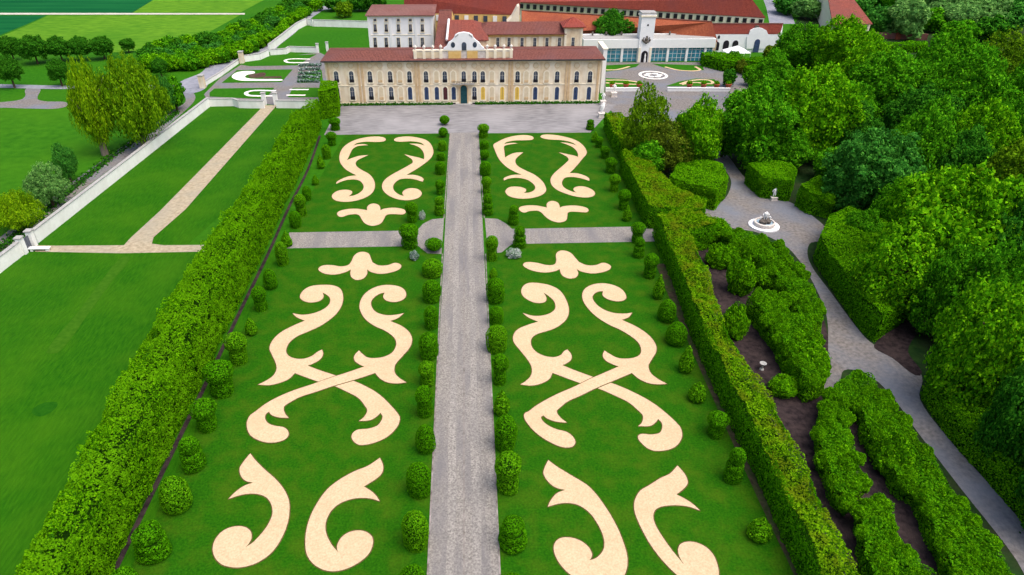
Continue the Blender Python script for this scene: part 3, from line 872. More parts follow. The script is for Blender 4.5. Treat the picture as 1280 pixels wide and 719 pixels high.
mapFB = pairs([((246, 553), R7, (276, 530), R8), ((588, 540), R7, (622, 530), R8), ((430, 499), R7, (445, 486), R8), ((420, 610), R7, (470, 593), R8), ((396, 533), R7, (415, 520), R8), ((462, 533), R7, (478, 520), R8)])

def scroll_bed(poly, label, z=0.06, group='cream gravel scroll beds set in the lawns'):
    pl = smooth_poly(poly, 5)
    n = len(pl)
    a = sum(pl[i][0] * pl[(i + 1) % n][1] - pl[(i + 1) % n][0] * pl[i][1] for i in range(n))
    if a < 0: pl = pl[::-1]
    c = np.array(pl).mean(0)
    t = thing('gravel_scroll', label, 'gravel bed', (c[0], c[1], 0), 0, group)
    MB().sheet(pl, z).build('gravel', 'cream_gravel', t)
    m = MB()
    outp = []
    for i in range(n):
        d = np.array(pl[(i + 1) % n]) - np.array(pl[i - 1])
        d = d / (np.linalg.norm(d) + 1e-9)
        outp.append((pl[i][0] + d[1] * 0.10, pl[i][1] - d[0] * 0.10))
    vs = [(p[0], p[1], z + 0.008) for p in pl] + [(p[0], p[1], z - 0.015) for p in outp] + [(p[0], p[1], 0.0) for p in outp]
    fs = []
    for i in range(n):
        j = (i + 1) % n
        fs += [(i, n + i, n + j, j), (n + i, 2 * n + i, 2 * n + j, n + j)]
    m.add(vs, fs).build('soil_edging', 'edging', t)

def W(poly, f=None):
    out = []
    for p in poly:
        q = P(p[0], p[1])
        if f: q = f(q)
        out.append(tuple(q) + tuple(p[2:]))
    return out

scroll_bed(W(fleur_f), 'small cream fleur shaped gravel bed at the top of the near left lawn')
scroll_bed(W(strokeA), 'long cream gravel scroll passing under its twin, from upper left, near left lawn', 0.055)
scroll_bed(W(strokeB), 'long cream gravel scroll crossing over its twin, from upper right, near left lawn', 0.08)
scroll_bed(W(commaL), 'comma shaped cream gravel bed beside the left hedge row, foot of left lawn')
scroll_bed(W(commaR), 'comma shaped cream gravel bed nearest the central path, foot of left lawn')
scroll_bed(W(backL), 'far left lawn S shaped cream scroll on the hedge side')
scroll_bed(W(backR), 'far left lawn S shaped cream scroll on the central path side')
scroll_bed(W(fleur_b), 'small cream fleur shaped gravel bed at the foot of the far left lawn')
scroll_bed(W(fleur_f, mapFF), 'small cream fleur shaped gravel bed at the top of the near right lawn')
scroll_bed(W(strokeA, mapA), 'long cream gravel scroll passing under its twin, from upper left, near right lawn', 0.055)
scroll_bed(W(strokeB, mapB), 'long cream gravel scroll crossing over its twin, from upper right, near right lawn', 0.08)
scroll_bed(W(commaL, mapCL), 'comma shaped cream gravel bed nearest the central path, foot of right lawn')
scroll_bed(W(commaR, mapCR), 'comma shaped cream gravel bed beside the right hedge row, foot of right lawn')
scroll_bed(W(backL, mapBL), 'far right lawn S shaped cream scroll on the central path side')
scroll_bed(W(backR, mapBR), 'far right lawn S shaped cream scroll on the hedge side')
scroll_bed(W(fleur_b, mapFB), 'small cream fleur shaped gravel bed at the foot of the far right lawn')

# ================================================================== TOPIARY
def lathe_foliage(name, prof, seed, dens=280, leaf=0.062, amp=0.10, s=0.42, mat='topiary_green'):
    """clipped foliage over a turned profile of (radius, height)"""
    rng = np.random.default_rng(seed)
    pos, nr = [], []
    for (r0, z0), (r1, z1) in zip(prof[:-1], prof[1:]):
        L = math.hypot(r1 - r0, z1 - z0)
        k = int(math.pi * (r0 + r1) * L * dens)
        if k < 1: continue
        u = rng.uniform(0, 1, k); a = rng.uniform(0, 6.2832, k)
        r = r0 + (r1 - r0) * u; z = z0 + (z1 - z0) * u
        nz = -(r1 - r0) / L; nrr = (z1 - z0) / L
        pos.append(np.column_stack([r * np.cos(a), r * np.sin(a), z]))
        nr.append(np.column_stack([nrr * np.cos(a), nrr * np.sin(a), np.full(k, nz)]))
    pos = np.concatenate(pos); nr = unit(np.concatenate(nr))
    wob = 1 + 0.05 * np.sin(2 * np.arctan2(pos[:, 1], pos[:, 0]) + seed) + 0.04 * np.sin(3 * np.arctan2(pos[:, 1], pos[:, 0]) + pos[:, 2] * 2 + seed)
    pos[:, :2] *= wob[:, None]
    p, n, f = clump(pos, nr, s, amp, seed, 0.4)
    me = leaves_mesh(name, p, n, leaf, 0.40, rng=rng)
    # filled inside
    vs, fs = [], []
    seg = 12
    me.materials.append(MATS[mat])
    return me

def dome(R, z0, z1, k=8):
    return [(R * math.cos(t), z0 + (z1 - z0) * math.sin(t)) for t in np.linspace(0, math.pi / 2 * 0.98, k)]
def ball(R, zc, k=12, a0=-0.9, ry=1.0):
    return [(R * math.cos(t), zc + R * ry * math.sin(t)) for t in np.linspace(a0, math.pi / 2 * 0.98, k)]

# unit shapes: 1 m half width, height 3.3; (lower profile or None, upper profile)
SHAPES = {
    'ball_topped': ([(0.72, 0.0), (0.78, 0.5), (0.75, 1.2), (0.66, 1.75)], ball(1.0, 2.35, a0=-0.95)),
    'dome': (None, [(0.80, 0), (0.92, 0.4), (0.97, 1.0), (1.0, 1.7)] + dome(1.0, 1.9, 3.2)),
    'egg': (None, [(0.70, 0), (0.95, 0.5), (1.03, 1.0), (0.98, 1.7), (0.85, 2.3), (0.62, 2.8), (0.35, 3.1), (0.02, 3.22)]),
    'tiered': ([(0.80, 0), (1.0, 0.35), (0.98, 0.8), (0.76, 1.05), (0.92, 1.3), (0.92, 1.65), (0.70, 1.9)], ball(0.80, 2.45, a0=-0.8)),
    'loose': (None, [(0.55, 0), (0.9, 0.5), (0.95, 1.0), (0.78, 1.7), (0.5, 2.4), (0.25, 2.9), (0.03, 3.25)]),
    'ball': (None, ball(1.0, 1.25, a0=-1.1, ry=1.0, k=14)),
}
SHAPE_WORDS = {'ball_topped': 'ball topped clipped shrub', 'dome': 'dome shaped clipped shrub', 'egg': 'egg shaped clipped shrub', 'tiered': 'tiered clipped shrub', 'loose': 'loose unclipped pointed shrub', 'ball': 'round ball shaped clipped shrub'}
TOPI = {}
for kind, (lo, up) in SHAPES.items():
    TOPI[kind] = []
    for sd in range(3):
        loose = kind == 'loose'
        kw = dict(amp=0.28, s=0.5, dens=120, leaf=0.115, mat='topiary_pale') if loose else {}
        seed = 200 + sd * 17 + len(kind)
        ml = lathe_foliage('skirt', lo, seed, **kw) if lo else None
        mu = lathe_foliage('crown', up, seed + 3, **kw)
        full = (lo or []) + up
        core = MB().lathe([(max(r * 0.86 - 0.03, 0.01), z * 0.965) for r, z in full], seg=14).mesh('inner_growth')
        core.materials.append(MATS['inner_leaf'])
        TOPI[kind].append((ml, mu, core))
STEM = MB().lathe([(0.16, 0), (0.12, 0.5), (0.10, 1.4)], seg=7).mesh('stem')
STEM.materials.append(MATS['bark'])
TN = [0]
def topiary(px, yt, yb, w, kind, label, group, mat=None):
    TN[0] += 1
    i = TN[0]
    ym = (yt + yb) / 2
    yg = yb - w * 0.36
    xb = px + (CX - px) * (yg - ym) / (1730 - ym)
    x, y = P(xb, yg)
    r = w / 2 * mpp(xb, ym, 1.5)
    zt = XZ(px, yt, y + r * 0.35)[1]
    hz = max(zt, 0.8)
    t = thing('topiary_shrub', label, 'topiary', (x, y, 0.03), (i * 1.7) % 6.28, group)
    ml, mu, core = TOPI[kind][i % 3]
    href = 3.25 if kind != 'ball' else 2.25
    sc = (r * 0.97, r * 0.97, hz / href)
    for nm, me in (('skirt', ml), ('crown', mu), ('inner_growth', core), ('stem', STEM)):
        if me is None: continue
        o = link_mesh(nm, me, None, t)
        o.scale = sc
        if mat and nm in ('skirt', 'crown'): use_mat(o, mat)
    return t

ORD = ['nearest', 'second', 'third', 'fourth', 'fifth', 'sixth', 'seventh', 'eighth', 'ninth', 'tenth', 'eleventh', 'twelfth', 'thirteenth', 'fourteenth', 'fifteenth', 'sixteenth', 'seventeenth', 'eighteenth', 'nineteenth', 'twentieth']
def row(entries, where, group):
    ent = sorted(entries, key=lambda e: -e[2])
    for i, (px, yt, yb, w, kind) in enumerate(ent):
        first = 'nearest in' if i == 0 else ORD[i] + ' nearest in'
        topiary(px, yt, yb, w, kind, f'{SHAPE_WORDS[kind]}, {first} the row {where}', group, 'topiary_pale' if (i * 7 + len(where)) % 4 == 0 else None)

row([(542.6, 297, 322, 22, 'ball'), (540.5, 323, 353, 25, 'dome'), (539.6, 349, 384, 23, 'dome'), (539, 381, 416, 18, 'dome'), (536, 414, 455, 25, 'dome'), (533.8, 452, 488, 22, 'ball_topped'), (530.5, 483, 527, 24, 'ball_topped'), (532, 529, 571.5, 24, 'egg'), (523.5, 577, 627, 30, 'dome'), (519, 637, 693, 32, 'dome'), (516, 704.6, 765, 33, 'dome')],
    'left of the near central path', 'clipped shrubs along the near central path')
row([(615, 295, 331, 17, 'ball_topped'), (617, 334, 350, 11, 'loose'), (619.3, 346, 385, 23, 'dome'), (620.5, 382, 410, 18, 'dome'), (620.8, 405, 447, 26, 'dome'), (625, 443, 486, 21, 'ball_topped'), (627, 486, 524, 21, 'loose'), (632, 518, 569, 30, 'dome'), (635, 566, 624, 34, 'ball_topped'), (641, 645, 694, 36, 'tiered'), (642, 716, 775, 34, 'dome')],
    'right of the near central path', 'clipped shrubs along the near central path')
row([(555.6, 144, 161, 13.5, 'ball'), (554, 159, 176, 12.5, 'ball'), (553, 175, 192, 11, 'dome'), (551.5, 190, 204, 11, 'dome'), (550.5, 201, 222, 13, 'dome'), (550, 225, 247, 12.5, 'ball_topped'), (549.5, 245, 273, 14, 'tiered')],
    'left of the far central path', 'clipped shrubs along the far central path')
row([(604.4, 155, 177, 15, 'ball_topped'), (605.6, 175, 190, 11, 'dome'), (606, 187, 204, 12, 'ball'), (606.6, 201, 224, 14.5, 'dome'), (608, 221, 246, 13, 'ball_topped'), (609.6, 241, 273, 14.5, 'tiered')],
    'right of the far central path', 'clipped shrubs along the far central path')
row([(419, 147, 168, 15, 'ball_topped'), (414.7, 165, 186, 13, 'ball_topped'), (408, 180, 202, 11, 'dome'), (400.7, 193, 214, 10, 'loose'), (394, 218, 234, 9, 'loose'), (383.4, 232, 254, 12, 'dome'), (376, 243, 275, 16, 'ball_topped'), (369, 263, 289, 15, 'dome')],
    'of the far left hedge', 'clipped shrubs beside the tall left hedge')
row([(358, 288, 313, 14, 'loose'), (352.3, 301, 336, 16, 'dome'), (337.7, 335, 366, 17, 'egg'), (325, 358, 394, 19, 'ball_topped'), (313.5, 396, 423, 16, 'loose'), (297, 416, 462, 27, 'ball_topped'), (276, 451, 504, 36, 'ball_topped'), (257, 499, 546, 31, 'ball_topped'), (240, 545, 594, 30, 'tiered'), (219.6, 594, 647, 38, 'egg'), (189, 653, 707, 42, 'tiered'), (159, 710, 770, 42, 'dome')],
    'of the near left hedge', 'clipped shrubs beside the tall left hedge')
row([(738, 149, 166, 11, 'tiered'), (744, 164, 181, 10, 'loose'), (748.7, 171, 188, 11, 'ball_topped'), (756, 183, 202, 13, 'ball_topped'), (763.4, 197, 221, 15, 'ball_topped'), (768, 218, 244, 14, 'ball_topped'), (780, 237, 267, 16, 'ball_topped'), (784, 256, 280, 12, 'loose')],
    'of the far right hedge', 'clipped shrubs beside the right hedge')
row([(797, 278, 309, 18, 'ball_topped'), (799, 296, 326, 15, 'tiered'), (812.8, 317, 353, 19, 'ball_topped'), (824, 342, 378, 15, 'loose'), (834, 373, 408, 22, 'egg'), (845.5, 401, 438, 25, 'egg'), (858.6, 431, 471, 19, 'loose'), (872, 476, 508, 22, 'loose'), (896, 515, 553, 26, 'ball_topped'), (919, 559, 608, 24, 'tiered'), (949.7, 644, 682, 30, 'loose')],
    'of the near right hedge', 'clipped shrubs beside the right hedge')
gC = 'clipped shrubs at the path crossing'
topiary(515, 253, 283, 16, 'ball_topped', 'slim ball topped shrub on far left lawn corner beside the white bush', gC)
topiary(511.8, 280, 318, 25.5, 'ball_topped', 'broad ball topped shrub standing on the left arm of the cross path', gC)
topiary(642, 256, 285, 14, 'tiered', 'small tiered shrub on the far right lawn corner at the crossing', gC)
topiary(649.7, 282, 314, 17, 'tiered', 'tiered shrub on the right cross path behind the white flower bush', gC)

def bush_px(px, yt, yb, w, mat, label, name='flower_bush', cat='bush', kind='far', group=None):
    yg = yb - w * 0.25
    x, y = P(px, yg)
    r = w / 2 * mpp(px, yg)
    h = max(XZ(px, yt, y + r * .3)[1], 0.5)
    return tree_at(x, y, h, r, kind, mat, label, name, cat, group, -0.25)
bush_px(642.5, 309, 325.5, 17, 'flower_white', 'white flowering bush on the lawn corner right of the central path')
bush_px(518, 313, 327, 13, 'flower_grey', 'greyish flowering bush on the lawn corner left of the central path')
bush_px(528, 263, 276, 8, 'flower_white', 'small white flowering bush behind the ball topped shrub, far left lawn')

# ================================================================== HEDGES
# tall hedge on the left: inner foot line measured, 6.5 m tall and about 5.5 m deep
inner = [P(*p) for p in [(60, 880), (138, 719), (192, 605), (248, 488), (292, 395), (328, 320), (352, 266), (378, 212), (402, 160)]]
HL = 6.5
outer = [P(*p, HL) for p in [(-25, 800), (24, 700), (80, 610), (141, 487), (184, 419), (232, 338), (262, 294), (305, 236), (340, 185), (366, 140)]]
tall = inner + outer[::-1]
hedge('tall_hedge', 'tall broad hedge with ragged top along the left side of the garden', tall, HL, 'yew_hedge', 'yew_hedge', dens=120, leaf=0.105, amp=0.9, s=1.1, seed=3, holes=1, rough_top=1.6)
a = P(404, 146); b = P(425, 145)
hedge('hedge_block', 'dark square ended hedge block between the tall hedge and the palace', [P(402, 150), P(425, 146), P(425.5, 134), (P(405, 134))], 6.3, 'yew_hedge', 'yew_hedge', dens=95, leaf=0.105, amp=0.3, seed=5)
# hedges right of the parterre
HR = 4.2
topL = [(820, 266), (834, 295), (848, 326), (868, 380), (893, 432), (922, 492), (973, 592), (1006, 664), (1030, 719), (1075, 815)]
topR = [(1110, 815), (1066, 705), (1039, 652), (1006, 576), (966, 503), (935, 455), (912, 418), (897, 380), (884, 335), (868, 303), (862, 286)]
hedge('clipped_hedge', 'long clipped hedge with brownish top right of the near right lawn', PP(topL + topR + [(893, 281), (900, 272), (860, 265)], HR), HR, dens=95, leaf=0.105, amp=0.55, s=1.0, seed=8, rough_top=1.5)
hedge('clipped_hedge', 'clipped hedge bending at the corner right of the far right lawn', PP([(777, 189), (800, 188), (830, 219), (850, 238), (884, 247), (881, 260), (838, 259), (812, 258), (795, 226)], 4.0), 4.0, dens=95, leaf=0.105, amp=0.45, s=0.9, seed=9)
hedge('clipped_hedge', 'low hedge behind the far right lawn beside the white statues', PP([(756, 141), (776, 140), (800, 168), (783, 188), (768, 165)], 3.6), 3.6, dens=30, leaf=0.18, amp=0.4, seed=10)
gB = 'bosquet hedges around the fountain clearing'
hedge('clipped_hedge', 'rounded bosquet hedge left of the walk, before the fountain clearing', PP([(836, 222), (848, 204), (880, 198), (903, 203), (911, 222), (897, 238), (872, 232)], 3.8), 3.8, 'grove_shrub', 'grove_shrub', dens=95, leaf=0.105, amp=0.5, s=0.9, seed=12, lumps=7, group=gB)
hedge('clipped_hedge', 'square hedge block with a niche statue behind the fountain', PP([(935, 204), (973, 200), (997, 211), (992, 226), (955, 221)], 4.0), 4.0, 'hedge_side', 'grove_shrub', dens=95, leaf=0.105, amp=0.35, seed=13, lumps=5, group=gB)
hedge('clipped_hedge', 'hedge block right of the niche hedge at the clearing edge', PP([(1000, 231), (1024, 220), (1050, 238), (1043, 246), (1014, 240)], 4.0), 4.0, 'hedge_side', 'grove_shrub', dens=95, leaf=0.105, amp=0.45, seed=14, lumps=5, group=gB)
hedge('clipped_hedge', 'sloping hedge face right of the walk below the fountain', PP([(1016, 327), (1040, 363), (1070, 408), (1092, 428), (1132, 400), (1160, 362), (1120, 310), (1055, 285), (1030, 295)]), 4.0, 'hedge_side', 'grove_shrub', dens=95, leaf=0.105, amp=0.5, s=0.9, seed=15, lumps=8, group=gB)
hedge('clipped_hedge', 'long hedge on the right bank of the walk, lower right', PP([(1152, 500), (1182, 545), (1240, 610), (1300, 680), (1340, 740), (1420, 700), (1290, 560), (1205, 480), (1165, 470)]), 3.4, 'grove_shrub', 'grove_shrub', dens=95, leaf=0.105, amp=0.5, s=0.9, seed=16, lumps=8, group=gB)
gI = 'loose hedges inside the bosquet'
hedge('bosquet_hedge', 'lumpy hedge along the walk just below the fountain', PP([(903, 282), (940, 286), (978, 303), (1002, 333), (1028, 375), (1030, 398), (1012, 402), (992, 372), (972, 340), (950, 315), (920, 300)], 3.4), 3.4, 'grove_shrub', 'grove_shrub', dens=95, leaf=0.105, amp=0.9, s=1.6, seed=17, lumps=40, group=gI)
hedge('bosquet_hedge', 'lumpy hedge wrapping the soil bed with the stone birdbath', PP([(936, 366), (958, 358), (985, 367), (990, 384), (1012, 402), (1027, 428), (1040, 452), (1034, 468), (1012, 474), (993, 446), (972, 410), (955, 388)], 3.4), 3.4, 'grove_shrub', 'grove_shrub', dens=95, leaf=0.105, amp=0.9, s=1.6, seed=18, lumps=34, group=gI)
hedge('bosquet_hedge', 'hairpin shaped hedge with two arms, lower right', PP([(1072, 462), (1090, 468), (1123, 506), (1154, 551), (1177, 583), (1208, 626), (1239, 669), (1275, 722), (1300, 770), (1235, 770), (1190, 700), (1165, 645), (1152, 610), (1124, 592), (1110, 564), (1086, 532), (1073, 492), (1062, 496), (1059, 518), (1068, 555), (1084, 600), (1064, 622), (1046, 608), (1036, 575), (1024, 540), (1028, 505), (1050, 472)], 2.6), 2.6, 'grove_shrub', 'grove_shrub', dens=95, leaf=0.105, amp=0.9, s=1.6, seed=19, lumps=60, group=gI)
hedge('bosquet_hedge', 'short separate hedge in the soil between the hairpin arms', PP([(1078, 632), (1096, 622), (1119, 628), (1122, 668), (1162, 708), (1185, 745), (1190, 790), (1120, 790), (1082, 680)], 2.6), 2.6, 'grove_shrub', 'grove_shrub', dens=95, leaf=0.105, amp=0.9, s=1.6, seed=20, lumps=24, group=gI)

gS = 'rounded shrubs inside the bosquet'
for (px, yt, yb, w, lab) in [
    (887, 270, 312, 54, 'widest rounded shrub in the bosquet, beside the hedge corner'), (897, 304, 340, 34, 'rounded shrub just below the widest bosquet shrub'), (922, 318, 374, 36, 'tall barrel shaped shrub in the middle of the bosquet'),
    (955, 330, 366, 36, 'round shrub right of the barrel shaped shrub'), (915, 378, 428, 33, 'lone shrub touching the long hedge above the birdbath'), (918, 300, 335, 34, 'shrub between the widest shrub and the lumpy walk hedge'),
    (946, 300, 335, 40, 'broad shrub behind the round shrub, near the fountain'), (1006, 425, 480, 60, 'big rounded shrub at the bend of the walk'), (978, 468, 500, 40, 'low rounded shrub below the stone birdbath'), (945, 490, 520, 36, 'low shrub against the long hedge, below the birdbath'), (1110, 540, 600, 50, 'bulging shrub in the right arm of the hairpin hedge')]:
    bush_px(px, yt, yb, w, 'grove_shrub', lab, 'rounded_shrub', 'shrub', 'shrub', gS)

# ================================================================== GROVE TREES
gT = 'broadleaf trees of the grove'
T = [
    (808, 104, 205, 58, 'loose', 'tree_olive', 'sparse olive brown tree left of the bright tree near the palace'),
    (872, 113, 212, 70, 'tall', 'tree_bright', 'bright green tree at the near end of the walk by the court'),
    (947, 94, 206, 98, 'round', 'tree_mid', 'large green tree right of the walk leading to the court'),
    (1020, 76, 198, 104, 'round', 'tree_bright', 'large bright tree behind the niche hedge'),
    (1003, 27, 92, 66, 'round', 'tree_mid', 'round tree at the right end of the arcaded outbuilding'),
    (1058, 17, 108, 86, 'round', 'tree_bright', 'bright tree with orange tinted top below the barn'),
    (1110, 58, 150, 96, 'round', 'tree_mid', 'mid green tree below the brick wall at the grove edge'),
    (1085, 50, 130, 70, 'round', 'tree_bright', 'bright tree between the barn tree and the brick wall'),
    (1190, 34, 140, 92, 'round', 'tree_mid', 'full green tree in front of the brick wall'),
    (1256, 37, 120, 74, 'loose', 'tree_olive', 'olive topped tree near the right edge, upper grove'),
    (1218, 62, 175, 96, 'round', 'tree_mid', 'broad tree below the olive topped tree'),
    (1150, 100, 195, 88, 'round', 'tree_dark', 'dark tree in the middle of the upper grove'),
    (1092, 155, 268, 104, 'round', 'tree_blue', 'large blue green tree right of the clearing hedges'),
    (1165, 112, 225, 80, 'tall', 'tree_mid', 'upright green tree above the big blue green tree'),
    (1225, 118, 235, 86, 'round', 'tree_bright', 'bright tree in the middle right of the grove'),
    (1275, 110, 235, 80, 'round', 'tree_mid', 'mid green tree at the right edge, middle grove'),
    (1270, 168, 290, 90, 'round', 'tree_olive', 'yellowish tree at the right edge, middle grove'),
    (1190, 195, 370, 150, 'round', 'tree_bright', 'biggest bright tree, centre of the right grove'),
    (1262, 230, 390, 110, 'round', 'tree_dark', 'dark tree right of the biggest bright tree'),
    (1126, 275, 392, 104, 'loose', 'tree_bright', 'bright sprawling tree growing inside the sloping hedge'),
    (1078, 258, 312, 46, 'round', 'tree_mid', 'small round tree right of the fountain'),
    (1236, 345, 512, 118, 'round', 'tree_bright', 'large bright tree above the lower right walk'),
    (1285, 330, 480, 110, 'round', 'tree_mid', 'mid green tree at the right edge beside the large bright tree'),
    (1290, 440, 590, 90, 'round', 'tree_dark', 'dark tree at the right edge above the long hedge'),
    (1130, 215, 300, 70, 'round', 'tree_mid', 'green tree between the blue green and biggest bright trees'),
    (1060, 120, 200, 70, 'round', 'tree_dark', 'dark tree behind the clearing hedges'),
    (990, 160, 214, 52, 'shrub', 'tree_mid', 'low spreading tree behind the niche hedge block'),
    (1040, 178, 226, 52, 'shrub', 'tree_mid', 'low tree behind the right clearing hedge'),
    (907, 135, 196, 44, 'tall', 'tree_dark', 'narrow dark tree beside the walk near the court'),
    (838, 150, 215, 60, 'loose', 'tree_brown', 'brownish small tree between the olive and bright trees'),
    (812, 170, 218, 50, 'shrub', 'tree_mid', 'low green tree under the olive brown tree'),
    (1300, 240, 330, 90, 'round', 'tree_mid', 'tree cut by the right edge beside the dark tree'),
    (1350, 520, 660, 110, 'round', 'tree_dark', 'dark tree cut by the right edge, lower grove'),
    (1192, 300, 420, 80, 'round', 'tree_mid', 'mid green tree between the sprawling tree and the biggest bright tree'),
    (1240, 300, 440, 90, 'round', 'tree_mid', 'mid green tree below the biggest bright tree'),
    (1150, 130, 250, 80, 'round', 'tree_mid', 'mid green tree right behind the blue green tree'),
    (1200, 155, 260, 80, 'round', 'tree_dark', 'dark tree behind the biggest bright tree'),
    (1060, 100, 175, 70, 'round', 'tree_mid', 'mid green tree behind the large bright niche hedge tree'),
    (1175, 70, 160, 70, 'round', 'tree_mid', 'mid green tree left of the broad upper grove tree'),
    (1290, 70, 170, 80, 'round', 'tree_mid', 'mid green tree at the right edge, upper grove'),
    (965, 60, 130, 60, 'round', 'tree_mid', 'mid green tree behind the large tree by the walk'),
    (1140, 65, 130, 60, 'round', 'tree_bright', 'bright low tree below the grove hedge by the brick wall'),
]
for (px, yt, yb, w, k, mat, lab) in T:
    tree_px(px, yt, yb, w, k, mat, lab, group=gT)
# far trees beyond the grove; pale leaf colour stands in for haze
gF = 'distant trees behind the grove'
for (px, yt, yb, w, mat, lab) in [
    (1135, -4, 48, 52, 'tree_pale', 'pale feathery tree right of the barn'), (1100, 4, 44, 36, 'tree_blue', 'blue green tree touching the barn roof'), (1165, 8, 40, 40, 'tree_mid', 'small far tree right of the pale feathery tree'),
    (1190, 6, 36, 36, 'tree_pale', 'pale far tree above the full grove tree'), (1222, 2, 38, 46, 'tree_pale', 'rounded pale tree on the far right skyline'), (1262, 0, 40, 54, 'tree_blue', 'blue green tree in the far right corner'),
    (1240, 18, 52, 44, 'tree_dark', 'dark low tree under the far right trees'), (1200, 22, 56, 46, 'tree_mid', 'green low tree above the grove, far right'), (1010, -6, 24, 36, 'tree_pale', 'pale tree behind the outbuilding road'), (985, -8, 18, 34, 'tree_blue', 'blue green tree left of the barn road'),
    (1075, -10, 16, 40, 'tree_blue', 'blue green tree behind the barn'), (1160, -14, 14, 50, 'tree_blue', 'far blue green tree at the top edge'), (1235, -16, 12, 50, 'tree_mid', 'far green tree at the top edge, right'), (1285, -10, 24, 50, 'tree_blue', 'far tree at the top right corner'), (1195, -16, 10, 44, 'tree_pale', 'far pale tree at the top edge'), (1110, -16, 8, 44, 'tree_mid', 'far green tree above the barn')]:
    tree_px(px, yt, yb, w, 'far', mat, lab, group=gF)

rq = random.Random(9)
for i in range(30):
    right = i > 7
    px = rq.uniform(1095, 1300) if right else rq.uniform(972, 1035)
    yb = rq.uniform(6, 44) if right else rq.uniform(2, 17)
    w = rq.uniform(34, 52) if right else rq.uniform(22, 32)
    if right and 1090 < px < 1165 and yb > 20: yb = rq.uniform(2, 14)
    hm = rq.choice([('pale', 'tree_pale'), ('pale', 'tree_pale'), ('bluish', 'tree_blue'), ('mid green', 'tree_mid')])
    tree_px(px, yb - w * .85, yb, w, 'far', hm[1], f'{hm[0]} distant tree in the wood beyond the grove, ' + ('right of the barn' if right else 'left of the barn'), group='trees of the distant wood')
# left of the wall: two big yellow green trees, shrubs by the ditch, tree row by the lane
tree_px(112, 66, 194, 56, 'willow', 'tree_yellow', 'tall pointed yellow green tree beside the ditch', 'willow_tree', bark='pale_bark', crown_base=0)
tree_px(164, 62, 186, 94, 'willow', 'tree_gold', 'broad yellow green tree behind the pointed one', 'willow_tree', bark='pale_bark')
gW = 'shrubs along the ditch'
tree_px(17, 234, 288, 72, 'willow', 'tree_yellow', 'spreading yellow green bush by the ditch at the left edge', 'ditch_shrub', 'shrub', gW)
tree_px(57, 203, 258, 48, 'loose', 'tree_pale', 'bush with pale blossom beside the ditch', 'ditch_shrub', 'shrub', gW, 0.02)
tree_px(80, 178, 228, 30, 'loose', 'tree_blue', 'grey green shrub left of the yellow green trees', 'ditch_shrub', 'shrub', gW, 0.02)
tree_px(206, 94, 142, 26, 'loose', 'tree_blue', 'grey green shrub right of the yellow green trees', 'ditch_shrub', 'shrub', gW, 0.02)
tree_px(216, 92, 138, 28, 'far', 'tree_mid', 'dark bushy tree beside the road bend', 'ditch_shrub', 'shrub', gW, 0.02)
gR = 'dark round trees along the lane'
for (px, yt, yb, w, lab) in [(12, 44, 76, 27, 'dark round tree, leftmost in the row along the lane'), (41, 43, 80, 34, 'broadest dark round tree of the row along the lane'), (73, 45, 77, 31, 'dark tree in the middle of the lane row'), (99, 44, 76, 27, 'dark tree second from right in the lane row'), (127, 45, 74, 28, 'dark round tree at the right end of the lane row'),
                             (11, 69, 110, 27, 'dark round tree standing on the near side of the lane'), (72, 72, 108, 24, 'dark tree left of the pointed yellow tree'), (199, 72, 96, 20, 'dark tree above the road bend'), (188, 53, 73, 18, 'small dark tree at the start of the hedgerow'), (159, 48, 66, 18, 'small green tree in the meadow above the yellow trees')]:
    tree_px(px, yt - 1, yb, w * 1.06, 'round', 'tree_dark', lab, 'round_tree', group=gR, crown_base=0.16)
# hedgerow beside the road
gH = 'hedgerow bushes beside the road'
rr = random.Random(4)
for i in range(100):
    line = i % 3
    t = (i // 3) / 33
    px = 186 + t * 206 + rr.uniform(-4, 4)
    yb = [np.interp(px, [186, 250, 290, 330, 360, 392], [88, 85, 73, 58, 38, 13]), np.interp(px, [186, 250, 290, 330, 360, 392], [80, 73, 61, 46, 25, 4]), np.interp(px, [186, 250, 290, 330, 360, 392], [72, 61, 49, 33, 12, -5])][line] + rr.uniform(-2, 2)
    w = 22 - t * 6 + rr.uniform(-3, 3)
    hm = rr.choice([[('mid green', 'tree_mid'), ('bright green', 'tree_bright'), ('bright green', 'tree_bright')], [('mid green', 'tree_mid'), ('dark green', 'tree_dark'), ('bluish green', 'tree_blue')], [('mid green', 'tree_mid'), ('dark green', 'tree_dark'), ('bright green', 'tree_bright')]][line])
    tree_px(px, yb - w * 0.95, yb, w * 1.15, 'far', hm[1], f'{hm[0]} leafy bush in the {["lower", "middle", "upper"][line]} line of the hedgerow beside the curving road', 'hedgerow_bush', 'bush', gH, 0.0)
tree_px(430, 0, 22, 24, 'far', 'tree_olive', 'small olive tree on the lawn beyond the white wing', group='trees beyond the palace')
for i, (px, w, lab) in enumerate([(448, 30, 'dark tree right of the small olive tree'), (470, 30, 'dark tree half hidden behind the white wing'), (415, 26, 'dark tree left of the small olive tree')]):
    tree_px(px, -12, 14, w, 'far', 'tree_dark', lab, group='trees beyond the palace')
tree_px(766, 10, 66.5, 60, 'round', 'tree_dark', 'dark evergreen rising behind the orangery', group='trees beyond the palace')

